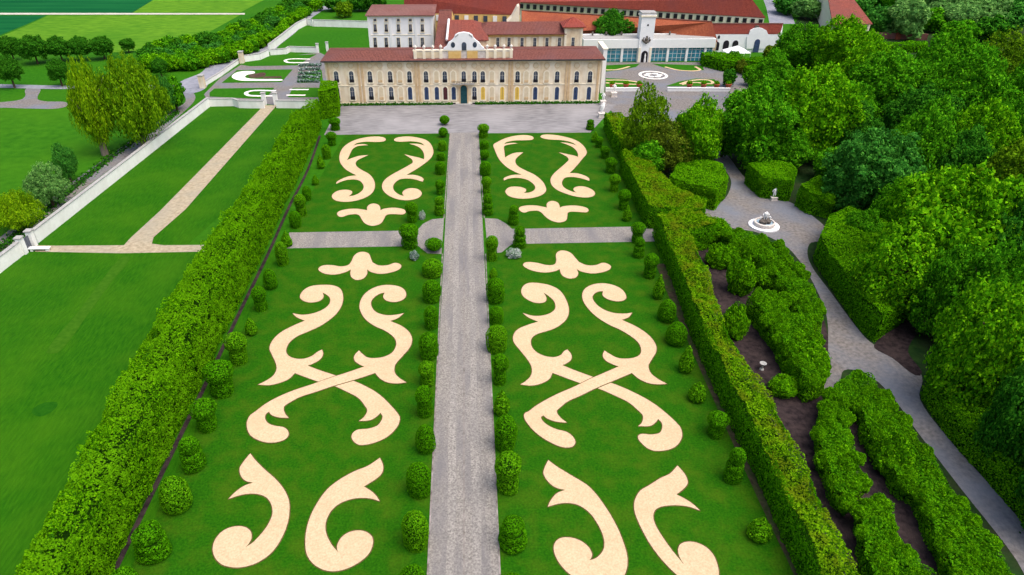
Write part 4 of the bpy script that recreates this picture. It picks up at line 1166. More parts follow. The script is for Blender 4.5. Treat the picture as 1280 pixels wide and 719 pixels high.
# low hedges and balls by the orangery court
hedge('clipped_hedge', 'dark clipped hedge beside the right end of the orangery', PP([(877, 66), (890, 64), (915, 70), (930, 73), (928, 78), (905, 76), (880, 70)], 3.0), 3.0, 'hedge_side', 'hedge_side', dens=14, leaf=0.26, amp=0.25, seed=31)
hedge('clipped_hedge', 'long low hedge between the court and the grove trees', PP([(928, 72), (1000, 70), (1015, 74), (1010, 79), (930, 78)], 2.6), 2.6, 'hedge_side', 'hedge_side', dens=12, leaf=0.26, amp=0.25, seed=32)
hedge('clipped_hedge', 'second low hedge nearer the court', PP([(930, 82), (975, 79), (978, 84), (940, 88)], 2.6), 2.6, 'hedge_side', 'hedge_side', dens=12, leaf=0.26, amp=0.25, seed=33)
hedge('clipped_hedge', 'hedge in front of the brick wall, upper right', PP([(1098, 53), (1160, 52), (1160, 56), (1100, 57)], 2.4), 2.4, 'hedge_side', 'hedge_side', dens=12, leaf=0.26, amp=0.25, seed=34)
gO = 'rounded bushes by the orangery court'
for (px, yt, yb, w, mat, lab) in [(879, 57, 73, 14, 'tree_mid', 'round bush against the orangery glass'), (918, 62, 80, 16, 'tree_mid', 'round bush in front of the white tent'), (927, 73, 92, 15, 'tree_brown', 'brownish round bush at the court corner'), (967, 55, 74, 26, 'tree_brown', 'large brownish round bush before the arcaded outbuilding'), (912, 84, 108, 18, 'tree_dark', 'dark bush at the right end of the court'), (945, 85, 108, 30, 'tree_mid', 'green bush behind the large court tree'), (940, 50, 64, 14, 'tree_blue', 'blue green shrub before the baroque gable')]:
    tree_px(px, yt, yb, w, 'far', mat, lab, 'round_bush', 'bush', gO, 0.0)

# ================================================================== LEFT WALL, GATE, DITCH
def wall_line(name, label, pts, h, w=0.5, mat='wall_white', cope='grey_stone', group=None, cat='wall', z0=-0.1):
    c = pts[0]
    t = thing(name, label, cat, (c[0], c[1], 0), 0, group)
    m = MB(); k = MB()
    for a, b in zip(pts[:-1], pts[1:]):
        m.obox(a, b, w, z0, h); k.obox(a, b, w + 0.16, h, h + 0.12)
    m.build('wall_body', mat, t); k.build('coping', cope, t)
    return t
WP = [P(*p) for p in [(46, 304), (262, 133)]]
wall_line('garden_wall', 'long white garden wall between the mown lawn and the dirt path', WP, 2.1)
wall_line('garden_wall', 'short white garden wall left of the dark gate', [P(*p) for p in [(-60, 388), (30, 317)]], 2.1)
wall_line('garden_wall', 'white stepped wall at the far end of the mown lawn', [P(262.5, 133), P(293, 132.5), P(300, 135), P(331, 135.5)], 1.8)
wall_line('garden_wall', 'white wall right of the tan path opening, behind the hedge', [P(346, 135), P(395, 135.5)], 1.8)
wall_line('garden_wall', 'white wall between the curving road and the upper lawn', [P(337, 65), P(350, 55), (P(372, 37)), P(384, 31), P(392, 33)], 2.2)
wall_line('garden_wall', 'white wall running from the road bend to the white wing', [P(393, 33), P(430, 34), P(462, 35)], 2.2)
wall_line('garden_wall', 'low white wall beside the road at the small parterre', [P(303, 78), P(325, 75), P(336, 70)], 1.8)
wall_line('balustrade_wall', 'pale balustrade between the small parterre and the upper lawn', [P(338, 69), P(358, 67.5), P(362, 65), P(397, 66)], 1.6, cat='balustrade')
wall_line('low_wall', 'low cream wall along the road at the parterre corner', [P(252, 110), P(275, 96), P(300, 78)], 1.1, 0.4)
def pier(px, py, h, w, label, mat='wall_white', group='gate piers', finial=False):
    x, y = P(px, py)
    t = thing('gate_pier', label, 'gate pier', (x, y, 0), 0, group)
    MB().box(x - w / 2, x + w / 2, y - w / 2, y + w / 2, 0, h).build('shaft', mat, t)
    MB().box(x - w / 2 - .12, x + w / 2 + .12, y - w / 2 - .12, y + w / 2 + .12, h, h + .2).build('cap', 'grey_stone', t)
    if finial: MB().lathe([(0.1, 0), (0.3, 0.2), (0.32, 0.45), (0.2, 0.65), (0.02, 0.75)], x, y, 10, h + .2).build('finial', 'pale_stone', t)
pier(43, 308, 2.6, 0.8, 'white pier on the right of the dark wall gate')
pier(31, 317, 2.6, 0.8, 'white pier on the left of the dark wall gate')
pier(303, 79, 3.2, 1.2, 'cream pier of the road entrance, far side', 'cream_plaster')
pier(254, 110, 3.2, 1.3, 'cream pier of the road entrance, near side', 'cream_plaster')
pier(331, 131, 2.8, 0.9, 'pier on the left of the tan path opening')
pier(345.5, 131, 2.8, 0.9, 'pier on the right of the tan path opening')
pier(397.5, 66, 2.6, 0.7, 'slim white pier ending the balustrade by the palace')
pier(409.5, 64, 2.6, 0.7, 'slim white pier beyond the balustrade gap')
# gate leaves
a, b = P(32.5, 315.5), P(41.5, 308.8)
t = thing('wall_gate', 'dark closed gate in the white garden wall', 'gate', (a[0], a[1], 0))
for k in range(2):
    p = tuple(a[i] + (b[i] - a[i]) * (k * 0.5 + 0.02) for i in (0, 1)); q = tuple(a[i] + (b[i] - a[i]) * (k * 0.5 + 0.48) for i in (0, 1))
    MB().obox(p, q, 0.1, 0.05, 2.1).build('gate_leaf', 'dark_gate', t)
# opening beside the tan path
a, b = P(333, 131), P(344, 131)
# white bench slab by the near path end
x, y = P(50, 313.5)
t = thing('stone_bench', 'white slab bench at the left end of the tan path', 'bench', (x, y, 0))
MB().box(x - 1.5, x + 1.6, y - .35, y + .35, 0.42, 0.56).build('seat', 'white_paint', t)
for s in (-1.1, 1.2):
    MB().box(x + s - .2, x + s + .2, y - .25, y + .25, 0, 0.42).build('support', 'white_paint', t)
# ditch
dl = smooth_poly([P(*p) for p in [(-40, 338), (0, 311), (28, 288), (52, 268), (80, 245), (110, 220), (140, 196), (175, 172), (205, 153), (222, 140)]], 5, False)
tag(strip_mesh(dl, 1.3, 0.035).build('ditch', 'dark_soil'), kind='structure')
tag(strip_mesh(dl, 0.5, 0.05).build('ditch_water', 'ditch_water'), kind='structure')

# ================================================================== SMALL PARTERRE LEFT OF THE PALACE
ground_px('gravel_yard', [(255, 118), (275, 98), (303, 80), (335, 73), (400, 66), (412, 72), (408, 125), (350, 132), (300, 128), (262, 130)], 0.03, 'grove_gravel')
for pts in ([(305, 76.5), (336, 71), (396, 68), (384, 74.5), (372, 82), (312, 83), (300, 81)], [(277, 104), (288, 95), (296, 88), (366, 87), (352, 103)], [(262, 116), (268, 111), (343, 110), (332, 124), (300, 123), (262, 121)], [(360, 122), (366, 110), (404, 110), (404, 122)], [(374, 104), (384, 90), (402, 88), (404, 103)]):
    ground_px('lawn', pts, 0.06, 'ground_grass')
gP = 'white gravel ribbons of the small parterre'
def bed_px(pts, w, label, z=0.085, closed=False, mat='white_gravel', group=gP, name='gravel_ribbon'):
    q = smooth_poly([P(*p) for p in pts], 5, closed)
    m = strip_mesh(q + ([q[0]] if closed else []), w, z)
    o = m.build(name, mat)
    return tag(o, label, 'gravel bed', group)
bed_px([(388, 74.3), (366, 74), (358, 75.2), (357, 77), (362, 78.6), (386, 78.6)], 0.9, 'hairpin white gravel ribbon nearest the balustrade')
o = tag(MB().sheet(smooth_poly([P(*p) for p in [(316, 89.5), (300, 90), (291, 94), (291, 98), (300, 101), (316, 101.5), (352, 101.2), (352, 99.6), (320, 99.2), (307, 97.5), (309, 94), (318, 92)]], 5), 0.085).build('gravel_crescent', 'white_gravel'), 'white gravel crescent in the middle of the small parterre', 'gravel bed', gP)
tag(MB().sheet(smooth_poly([P(*p) for p in [(312, 94), (322, 92), (330, 91), (332, 94), (325, 97.5), (312, 97)]], 4), 0.075).build('flower_soil', 'soil'), kind='structure')
tag(MB().sheet([P(330, 96), P(352, 95.5), P(352, 98), P(328, 98.6)], 0.075).build('flower_soil', 'soil'), kind='structure')
bed_px([(345, 114), (318, 113.6), (309, 115.5), (308, 118), (313, 120), (342, 120.4)], 1.0, 'hairpin white gravel ribbon nearest the white stepped wall')
bed_px([(362, 112.4), (386, 112.4)], 0.9, 'straight white gravel ribbon right of the yard path, far line')
bed_px([(358, 119.4), (382, 119.4)], 0.9, 'straight white gravel ribbon right of the yard path, near line')
for k in range(5):
    yy = 83 + k * 5
    pl = [P(374 + k * -0.5 + q, yy - q * 0.02) for q in range(0, 30, 4)]
    m = MB()
    t0 = thing('lavender_row', ['first', 'second', 'third', 'fourth', 'fifth'][k] + ' lavender row from the far side, left of the palace', 'plant row', (pl[0][0], pl[0][1], 0), 0, 'lavender rows left of the palace')
    pos = np.concatenate([np.column_stack([np.full(60, 0.0) + RNG.uniform(pl[0][0], pl[-1][0], 60), np.full(60, pl[0][1]) + RNG.normal(0, .3, 60), RNG.uniform(.1, .7, 60)]) for _ in range(4)])
    pos -= np.array([pl[0][0], pl[0][1], 0])
    link_mesh('foliage', leaves_mesh('foliage', pos, np.tile([0, 0, 1.0], (len(pos), 1)), 0.3), 'flower_grey', t0)

# ================================================================== PALACE
YF = P(580, 130)[1]
def fx(px, y=100): return XZ(px, y, YF)[0]
def fz(py): return XZ(580, py, YF)[1]
X0, X1 = fx(408), fx(750, 100)
ZE = fz(77)                 # eaves
pal = thing('palace', 'long cream two storey palace with red tiled hipped roof facing the garden', 'palace', ((X0 + X1) / 2, YF, 0))
DEPTH = 13.0
MB().box(X0, X1, YF, YF + DEPTH, 0, ZE).build('wall', 'cream_plaster', pal)
MB().box(X0 - .12, X1 + .12, YF - .14, YF + DEPTH + .1, 0, fz(127.2)).build('plinth', 'trim_plaster', pal)
MB().box(X0 - .25, X1 + .25, YF - .28, YF + DEPTH + .2, ZE, ZE + .32).build('cornice', 'trim_plaster', pal)
MB().box(X0 - .08, X1 + .08, YF - .10, YF - .003, fz(106.6), fz(105.6)).build('string_course', 'trim_plaster', pal)
# roof: hipped, left and right of the attic
ov = 0.75
ZR0 = ZE + .32
YR = YF + 6.2
ZR = XZ(580, 61.5, YR)[1]
def hip_roof(xa, xb, ya, yb, z0, z1, hipL, hipR, th=0.18):
    m = MB(); ym = (ya + yb) / 2
    rl, rr_ = xa + hipL, xb - hipR
    v = [(xa, ya, z0), (xb, ya, z0), (xb, yb, z0), (xa, yb, z0), (rl, ym, z1), (rr_, ym, z1)]
    v += [(p[0], p[1], p[2] - th) for p in v[:4]]
    m.add(v, [(0, 1, 5, 4), (1, 2, 5), (2, 3, 4, 5), (3, 0, 4), (0, 6, 7, 1), (1, 7, 8, 2), (2, 8, 9, 3), (3, 9, 6, 0), (9, 8, 7, 6)])
    return m
hip_roof(X0 - ov, X1 + ov, YF - ov, YF + DEPTH - ov * 0.2, ZR0 + .18, ZR, 5.0, 3.0).build('roof', 'roof_maroon', pal)
m = MB(); ymid = (YF - ov + YF + DEPTH - ov * .2) / 2
m.box(X0 - ov + 5, X1 + ov - 3, ymid - .16, ymid + .16, ZR - .06, ZR + .10)
m.build('ridge_tiles', 'roof_grey', pal)
MB().box(X0 - ov, X1 + ov, YF - ov - .16, YF - ov - .004, ZR0 - .12, ZR0 + .19).build('gutter_shade_strip', 'iron', pal)  # gutter made thick and dark to stand in for soffit shade at the eave
# window openings
def arch(x, zb, zt, w, k=6):
    r = w / 2
    return [(x - r, zb), (x + r, zb)] + [(x + r * math.cos(t), zt - r + r * math.sin(t)) for t in np.linspace(0, math.pi, k)]
frame_cache = {}
def window(parent, px, py0, py1, kind, Y, arched=True, wpx=5.0, name='window'):
    x, zt = XZ(px, py0, Y); zb = XZ(px, py1, Y)[1]
    w = wpx * (Y / FOC) * 1.03
    mats = {'dark': 'window_glass', 'blue': 'blue_shutter', 'blind': 'blind_panel', 'yellow': 'ochre_blind', 'maroon': 'maroon_door', 'teal': 'teal_glass'}
    prof = arch(x, zb, zt, w) if arched else [(x - w / 2, zb), (x + w / 2, zb), (x + w / 2, zt), (x - w / 2, zt)]
    outer = arch(x, zb - .12, zt + .22, w + .62) if arched else [(x - w / 2 - .16, zb - .1), (x + w / 2 + .16, zb - .1), (x + w / 2 + .16, zt + .16), (x - w / 2 - .16, zt + .16)]
    f = MB().vprism(outer, Y - .07, Y - .002).build(name, 'trim_plaster', parent)
    MB().vprism(prof, Y - .10, Y - .071).build('pane' if kind in ('dark', 'teal') else 'shutter' if kind != 'blind' else 'panel', mats[kind], f)
    if kind == 'dark':
        MB().box(x - w / 2 - .05, x + w / 2 + .05, Y - .16, Y - .101, zb, zb + (zt - zb) * 0.26).build('balcony_rail', 'dark_opening', f)
        mm = MB().box(x - .04, x + .04, Y - .13, Y - .101, zb + (zt - zb) * .25, zt - .1).box(x - w / 2 + .03, x - .045, Y - .13, Y - .101, zb + (zt - zb) * .62, zb + (zt - zb) * .65)
        mm.box(x + .045, x + w / 2 - .03, Y - .13, Y - .101, zb + (zt - zb) * .62, zb + (zt - zb) * .65).build('glazing_bar', 'grey_stone', f)
    elif kind == 'blind':
        MB().box(x - w / 2, x + w / 2, Y - .2, Y - .101, zb, zb + (zt - zb) * .2).build('balcony_rail', 'pilaster_plaster', f)
    elif kind in ('blue', 'yellow'):
        MB().box(x - .035, x + .035, Y - .125, Y - .101, zb + .05, zt - .1).build('shutter_gap', 'dark_opening', f)
    MB().box(x - w / 2 - .25, x + w / 2 + .25, Y - .22, Y - .002, zb - .26, zb - .125).build('sill', 'trim_plaster', f)
UP = [(419.7, 'dark'), (438.7, 'dark'), (461.9, 'dark'), (474.5, 'blind'), (487.2, 'dark'), (499.4, 'blind'), (511.4, 'dark'), (532.2, 'dark'), (545.3, 'blind'), (555.8, 'dark'), (566.4, 'blind'), (593, 'dark'), (603.5, 'dark'), (614.9, 'blind'), (627.8, 'dark'), (647.1, 'dark'), (658.2, 'blind'), (669.8, 'dark'), (683.6, 'blind'), (696.8, 'dark'), (721.3, 'dark'), (738, 'dark')]
LO = [(421, 'dark'), (439.8, 'dark'), (463.3, 'dark'), (475.9, 'blind'), (488.6, 'dark'), (500.6, 'blind'), (512.2, 'blue'), (532.9, 'blue'), (545.8, 'blue'), (556.5, 'maroon'), (567, 'blue'), (593, 'dark'), (603.7, 'yellow'), (614.9, 'blind'), (627.8, 'yellow'), (646.5, 'yellow'), (658.2, 'blind'), (669.3, 'blue'), (683.5, 'blind'), (696.5, 'blue'), (720, 'blue'), (736.6, 'blue')]
for px, k in UP: window(pal, px, 89, 103, k, YF)
for px, k in LO: window(pal, px, 108.6, 124.6, k, YF, wpx=5.0)
for px, k in UP + [(579.6, 'dark')]:
    if k == 'x': continue
    x, z = XZ(px, 82, YF)
    rr_ = 0.55
    f = MB().vprism([(x + (rr_ + .14) * math.cos(t), z + (rr_ + .14) * math.sin(t)) for t in np.linspace(0, 2 * math.pi, 13)[:-1]], YF - .06, YF - .002).build('oculus', 'pilaster_plaster', pal)
    MB().vprism([(x + rr_ * math.cos(t), z + rr_ * math.sin(t)) for t in np.linspace(0, 2 * math.pi, 13)[:-1]], YF - .09, YF - .061).build('roundel', 'blind_panel', f)
for px, k in LO:                                  # cellar openings
    if k in ('blind', 'maroon'): continue
    x = fx(px, 128); 
    MB().box(x - .5, x + .5, YF - .19, YF - .142, fz(130), fz(128.3)).build('cellar_opening', 'dark_opening', pal)
for px in (411.5, 449, 453.5, 520, 524, 636.5, 640, 707.5, 711, 747):
    x = fx(px)
    MB().box(x - .26, x + .26, YF - .13, YF - .004, fz(127.1), ZE - .02).build('pilaster', 'pilaster_plaster', pal)
# central door and balcony
x, zt = XZ(579.6, 106.5, YF)
f = MB().vprism(arch(x, 0.05, zt + .25, 2.2, 9), YF - .16, YF - .003).build('portal', 'pilaster_plaster', pal)
MB().vprism(arch(x, 0.1, zt, 1.6, 9), YF - .19, YF - .161).build('door', 'green_door', f)
window(pal, 579.6, 89, 102, 'dark', YF)
m = MB().box(x - 2.6, x + 2.6, YF - 1.0, YF - .2, fz(104.4), fz(103.8))
m.build('balcony', 'grey_stone', pal)
m = MB()
for k in range(14):
    xx = x - 2.5 + k * 5 / 13
    m.box(xx - .04, xx + .04, YF - .98, YF - .9, fz(103.75), fz(101.2))
m.box(x - 2.6, x + 2.6, YF - 1.0, YF - .88, fz(101.2), fz(100.8)).build('balcony_rail', 'iron', pal)
MB().box(x - 1.6, x + 1.6, YF - 1.1, YF - .2, 0, .16).build('door_step', 'grey_stone', pal)
# attic parapet with scroll ornament
xa, xb = XZ(516.5, 70, YF - .3)[0], XZ(641, 70, YF - .3)[0]
YA = YF + 0.4
za = ZR0 + .6; zb_ = XZ(580, 63.5, YA)[1]
MB().box(xa, xb, YA, YA + .7, ZR0 - .1, zb_).build('attic_wall', 'pale_stone', pal)
MB().box(xa - .1, xb + .1, YA - .12, YA + .8, zb_, zb_ + .22).build('attic_coping', 'trim_plaster', pal)
for i, px in enumerate((519, 530, 541, 551, 609, 619, 630, 639)):
    x = XZ(px, 66, YA)[0]
    MB().box(x - .35, x + .35, YA - .2, YA - .002, ZR0 + .2, zb_ - .02).build('attic_pier', 'trim_plaster', pal)
    MB().lathe([(.28, 0), (.12, .15), (.34, .5), (.38, .75), (.2, .95), (.05, 1.15)], x, YA + .3, 10, zb_ + .22).build('urn', 'pale_stone', pal)
for px in (524.5, 536, 546, 614, 624.5, 634.5):
    x = XZ(px, 66, YA)[0]
    MB().box(x - .75, x + .75, YA - .06, YA - .003, ZR0 + .45, zb_ - .25).build('attic_panel', 'blind_panel', pal)
# central curved gable
def gx(px): return XZ(px, 55, YA)[0]
def gz(py): return XZ(580, py, YA)[1]
xc = gx(580)
prof = [(gx(554), gz(63.5)), (gx(554.5), gz(60.5)), (gx(558), gz(58)), (gx(560.5), gz(53.5)), (gx(565), gz(50.5)), (gx(567.5), gz(47.5)), (gx(569), gz(44)), (gx(573), gz(41.6)), (gx(579.7), gz(40.4)), (gx(586.5), gz(41.6)), (gx(590.5), gz(44)), (gx(592), gz(47.5)), (gx(595), gz(50.5)), (gx(599), gz(53.5)), (gx(602), gz(58)), (gx(605), gz(60.5)), (gx(605.5), gz(63.5))]
g = MB().vprism([(p[0], max(p[1], zb_ + .225)) for p in prof], YA - .12, YA + .8).build('gable', 'white_render', pal)
for px in (566.2, 593.5):
    x, z = gx(px), gz(56)
    MB().vprism([(x + .5 * math.cos(t), z + .65 * math.sin(t)) for t in np.linspace(0, 2 * math.pi, 13)[:-1]], YA - .17, YA - .122).build('oculus', 'window_glass', g)
MB().vprism(arch(xc, gz(63), gz(52.5), 1.1), YA - .17, YA - .122).build('niche', 'window_glass', g)
for (p0, p1) in (((569, 46.2), (573.2, 43)), ((586.3, 43), (590.5, 46.2))):
    x0_, x1_ = gx(p0[0]), gx(p1[0]); z0_, z1_ = gz(p0[1]), gz(p1[1])
    MB().vprism([(x0_, z0_ - .15), (x1_, z1_ - .15), (x1_, z1_ + .15), (x0_, z0_ + .15)], YA - .17, YA - .122).build('volute', 'grey_stone', g)
for (pa, pb) in ((560, 576), (583.5, 597)):
    MB().box(gx(pa), gx(pb), YA - .16, YA - .063, ZR0 + .35, zb_ - .1).build('ochre_panel', 'ochre_plaster', pal)
# foot planting
m = []
xs = np.concatenate([RNG.uniform(fx(426, 130), fx(566, 130), 1500), RNG.uniform(fx(594, 130), fx(748, 130), 1700)])
pos = np.column_stack([xs, YF - .55 + RNG.normal(0, .22, len(xs)), np.abs(RNG.normal(.2, .2, len(xs)))])
o = link_mesh('foot_planting', leaves_mesh('foot_planting', pos, np.tile([0, -.4, 1.0], (len(pos), 1)), .2), 'verge_grass')
tag(o, 'low green planting along the foot of the palace wall', 'plants', kind='stuff')

# ------------------------------------------------------------------ generic range with a pitched roof
def px3(px, py, z):
    q = P(px, py, z); return np.array([q[0], q[1], z])
def pitched(name, label, eL, eR, ze, rL, rR, zr, wall, roof, cat='building', back=True, z0=0.0, over=0.4):
    A, B = px3(*eL, ze), px3(*eR, ze)
    Cc, D = px3(*rL, zr), px3(*rR, zr)
    A2 = np.array([2 * Cc[0] - A[0], 2 * Cc[1] - A[1], ze]); B2 = np.array([2 * D[0] - B[0], 2 * D[1] - B[1], ze])
    t = thing(name, label, cat, (float((A[0] + B[0]) / 2), float((A[1] + B[1]) / 2), 0))
    ins = lambda p, q: p + (q - p) * 0.03
    wA, wB, wB2, wA2 = ins(A, A2), ins(B, B2), ins(B2, B), ins(A2, A)
    MB().prism([tuple(p[:2]) for p in (wA, wB, wB2, wA2)], z0, ze - .05).build('wall', wall, t)
    m = MB()
    v = [A, B, D, Cc, A2, B2]
    v2 = [p - np.array([0, 0, .2]) for p in v]
    m.add([tuple(p) for p in v + v2], [(0, 1, 2, 3), (3, 2, 5, 4), (7, 6, 9, 8), (8, 9, 10, 11), (0, 6, 7, 1), (4, 5, 11, 10), (0, 3, 4, 10, 9, 6), (1, 7, 8, 11, 5, 2)])
    m.build('roof', roof, t)
    mr = MB(); mr.tube([tuple(Cc + [0, 0, .03]), tuple(D + [0, 0, .03])], [.16, .16], 6)
    mr.build('ridge_tiles', 'roof_grey', t)
    # gable triangles
    for p, r_, q in ((wA, Cc, wA2), (wB, D, wB2)):
        MB().face([(p[0], p[1], ze - .2), (q[0], q[1], ze - .2), (r_[0], r_[1], zr - .2)]).build('gable_wall', wall, t)
    return t, A, B, Cc, D

def box_building(name, label, xl, xr, Yf, depth, ztop, wall, cat='building'):
    t = thing(name, label, cat, ((xl + xr) / 2, Yf, 0))
    MB().box(xl, xr, Yf, Yf + depth, 0, ztop).build('wall', wall, t)
    return t

# white wing behind the left half
YW = YF + 24
xl, xr = XZ(461, 40, YW)[0], XZ(541.5, 40, YW)[0]
zt = XZ(500, 21, YW)[1]
wing = box_building('white_wing', 'tall white three row windowed wing behind the palace on the left', xl, xr, YW, 15, zt, 'white_render')
MB().box(xl - .2, xr + .2, YW - .22, YW + 15.2, zt, zt + .3).build('cornice', 'trim_plaster', wing)
MB().box(xl - .05, xr + .05, YW - .1, YW - .003, XZ(500, 44, YW)[1], XZ(500, 43.2, YW)[1]).build('string_course', 'trim_plaster', wing)
hip_roof(xl - .6, xr + .6, YW - .6, YW + 15.6, zt + .45, XZ(520, 9, YW + 7.5)[1], 5.5, 1.0).build('roof', 'roof_grey', wing)
for cxp in (468.6, 482.5, 497.8, 512.8, 527.8):
    for (y0, y1, w_) in ((23.6, 26.6, 3.0), (30.5, 39.5, 3.2), (47.2, 59, 3.4)):
        window(wing, cxp, y0, y1, 'dark', YW, False, w_)
for px in (462, 488.5, 520, 540.5):
    x = XZ(px, 40, YW)[0]
    MB().box(x - .3, x + .3, YW - .16, YW - .004, 0, zt - .02).build('pilaster', 'white_paint', wing)
# narrow range joining the white wing to the palace
t, A, B, Cc, D = pitched('link_range', 'narrow range with steep brown roof beside the white wing', (542.5, 61), (562, 61), 10.5, (549, 13), (565, 13), 16.0, 'ochre_plaster', 'roof_maroon')
# central red roof behind the gable, and the right rear wing
YC = YF + 19
xl, xr = XZ(606, 50, YC)[0], XZ(706, 50, YC)[0]
zt = XZ(650, 43, YC)[1]
rw = box_building('rear_wing', 'cream upper wing with a row of windows behind the palace roof', xl, xr, YC, 12, zt, 'cream_plaster')
MB().box(xl - .2, xr, YC - .2, YC - .003, zt - .55, zt).build('cornice', 'ochre_plaster', rw)
hip_roof(xl - 2.0, xr + .3, YC - .8, YC + 12.8, zt + .2, XZ(650, 27, YC + 6)[1], 3.0, 0.3).build('roof', 'roof_maroon', rw)
for i, px in enumerate((622.3, 636.4, 652.7, 668.6, 683.9, 699.5)):
    window(rw, px, 47.5, 60, 'dark', YC, False, 3.4)
for px in (610, 629, 644.5, 660.5, 676, 692):
    x = XZ(px, 50, YC)[0]
    MB().box(x - .55, x + .55, YC - .09, YC - .004, 0, zt - .6).build('pilaster', 'trim_plaster', rw)
xl, xr = XZ(705.5, 48, YC - .6)[0], XZ(728, 48, YC - .6)[0]
zt2 = XZ(717, 35.5, YC - .6)[1]
tw = box_building('corner_tower', 'square cream corner tower with small pyramid roof', xl, xr, YC - .6, 5, zt2, 'cream_plaster')
MB().box(xl - .2, xr + .2, YC - .8, YC + 4.6, zt2, zt2 + .25).build('cornice', 'ochre_plaster', tw)
hip_roof(xl - .7, xr + .7, YC - 1.3, YC + 5.1, zt2 + .45, XZ(717, 21, YC + 2)[1], 2.9, 2.9).build('roof', 'roof_red', tw)
window(tw, 716.6, 47, 60, 'dark', YC - .6, False, 3.4)
for s in (xl + .3, xr - .3):
    MB().box(s - .3, s + .3, YC - .72, YC - .604, 0, zt2 - .02).build('pilaster', 'trim_plaster', tw)
# central cross roof behind the baroque gable
t = thing('central_block', 'red tiled central block directly behind the curved gable', 'building', (xc, YF + 14, 0))
xl, xr = XZ(561, 40, YF + 16)[0], XZ(608, 40, YF + 16)[0]
zc0 = 12.0
MB().box(xl, xr, YF + 13.3, YF + 33, 0, zc0).build('wall', 'cream_plaster', t)
hip_roof(xl - .5, xr + .5, YF + 13.0, YF + 33.5, zc0 + .2, XZ(580, 25, YF + 23)[1], 0.4, 4.0).build('roof', 'roof_brown', t)
MB().tube([(xl - .5, YF + 13.0, zc0 + .25), (xl - .1, YF + 23.2, XZ(580, 25, YF + 23)[1] + .1)], [.3, .3], 6).build('hip_tiles', 'white_paint', t)
# rear ranges
t, A, B, Cc, D = pitched('rear_range', 'broad red roofed range at the back with a strip of small windows', (505, 15), (650, 18), 13.0, (505, -6), (650, -4), 17.5, 'ochre_plaster', 'roof_red')
for k in range(12):
    u = (k + .6) / 12.2
    p = A + (B - A) * u + (Cc - A) * .03
    MB().box(p[0] - .6, p[0] + .6, p[1] - .12, p[1] - .004, 10.8, 12.4).build('window', 'window_glass' if k % 3 else 'white_paint', t)
t = thing('stair_gable', 'pale yellow triangular gable among the red roofs', 'building', px3(640, 28, 12).tolist()[:2] + [0])
q = px3(642, 28, 12); Yg = q[1]
prof = [XZ(634, 28, Yg), XZ(649.5, 28, Yg), XZ(649.5, 7.5, Yg), XZ(647, 9, Yg), XZ(640, 22, Yg)]
MB().vprism([(XZ(634, 28, Yg)[0], 0), (XZ(649.5, 28, Yg)[0], 0)] + [prof[2], prof[3], prof[4], prof[0]], Yg, Yg + 4).build('wall', 'trim_plaster', t)
pitched('stable_range', 'long orange roofed range behind the orangery', (652, 43), (876, 46.5), 5.5, (652, 13), (890, 27), 10.5, 'cream_plaster', 'roof_orange')
t, A, B, Cc, D = pitched('farm_range', 'very long red roofed range with many small windows, rearmost', (648, 2.5), (957, 22), 8.0, (650, -24), (940, -1), 13.0, 'trim_plaster', 'roof_red')
for k in range(34):
    u = (k + .5) / 34
    p = A + (B - A) * u
    d = (B - A)[:2] / np.linalg.norm((B - A)[:2])
    a_ = (p[0] - d[0] * .6, p[1] - d[1] * .6); b_ = (p[0] + d[0] * .6, p[1] + d[1] * .6)
    MB().obox(a_, b_, .3, 5.9, 7.4, side=0.0).build('window', 'dark_opening', t)
for k in range(9):
    u = 0.30 + k * 0.08
    p = A + (B - A) * u + (Cc - A) * .55
    MB().box(p[0] - .35, p[0] + .35, p[1] - .35, p[1] + .35, p[2] - .3, p[2] + 1.0).build('chimney', 'white_paint', t)

# ------------------------------------------------------------------ orangery with clock tower
YO = P(800, 77.3)[1]
ozx = lambda px, py=68: XZ(px, py, YO)
xl, xr = ozx(729)[0], ozx(891)[0]
z_par, z_ent, z_gl = XZ(800, 49, YO)[1], XZ(800, 58.5, YO)[1], XZ(800, 60, YO)[1]
org = thing('orangery', 'white orangery with teal glass bays and a long white parapet', 'orangery', ((xl + xr) / 2, YO, 0))
MB().box(xl, xr, YO + .5, YO + 5, 0, z_gl).build('wall', 'white_render', org)
MB().box(xl - .2, xr + .2, YO - .3, YO + 5, z_gl, z_par).build('entablature', 'white_paint', org)
z_low = XZ(800, 43.5, YO + 5.2)[1]
MB().box(xl, xr, YO + 5.2, YO + 5.9, 0, z_low + .2).build('rear_parapet', 'white_paint', org)
MB().box(xl, xr, YO + .2, YO + 5.2, z_par, z_par + .15).build('flat_roof', 'grey_stone', org)
for px in (740, 757, 776, 836, 859, 880):
    x = XZ(px, 46, YO + 5.2)[0]
    MB().lathe([(.3, 0), (.15, .15), (.4, .5), (.25, .9), (.05, 1.1)], x, YO + 4.6, 8, z_par + .15).build('urn', 'rock', org)
bays = [(757.5, 776), (778.8, 796.5), (814, 833.2), (836, 857), (859.6, 880), (882, 890)]
for pa, pb in bays:
    a_, b_ = ozx(pa)[0], ozx(pb)[0]
    f = MB().box(a_, b_, YO + .38, YO + .5, .05, z_gl - .02).build('glass_bay', 'teal_glass', org)
    m = MB()
    n = max(2, int((b_ - a_) / 1.1))
    for k in range(n + 1):
        xx = a_ + (b_ - a_) * k / n
        m.box(xx - .05, xx + .05, YO + .32, YO + .376, .05, z_gl - .03)
    for zz in (1.0, 2.2, 3.3):
        if zz < z_gl: m.box(a_, b_, YO + .30, YO + .318, zz - .04, zz + .04)
    m.build('glazing_bar', 'white_paint', f)
for px in (756, 777.4, 834.6, 858.3, 881):
    x = ozx(px)[0]
    MB().box(x - .32, x + .32, YO - .1, YO + .55, 0, z_gl - .003).build('pilaster', 'white_paint', org)
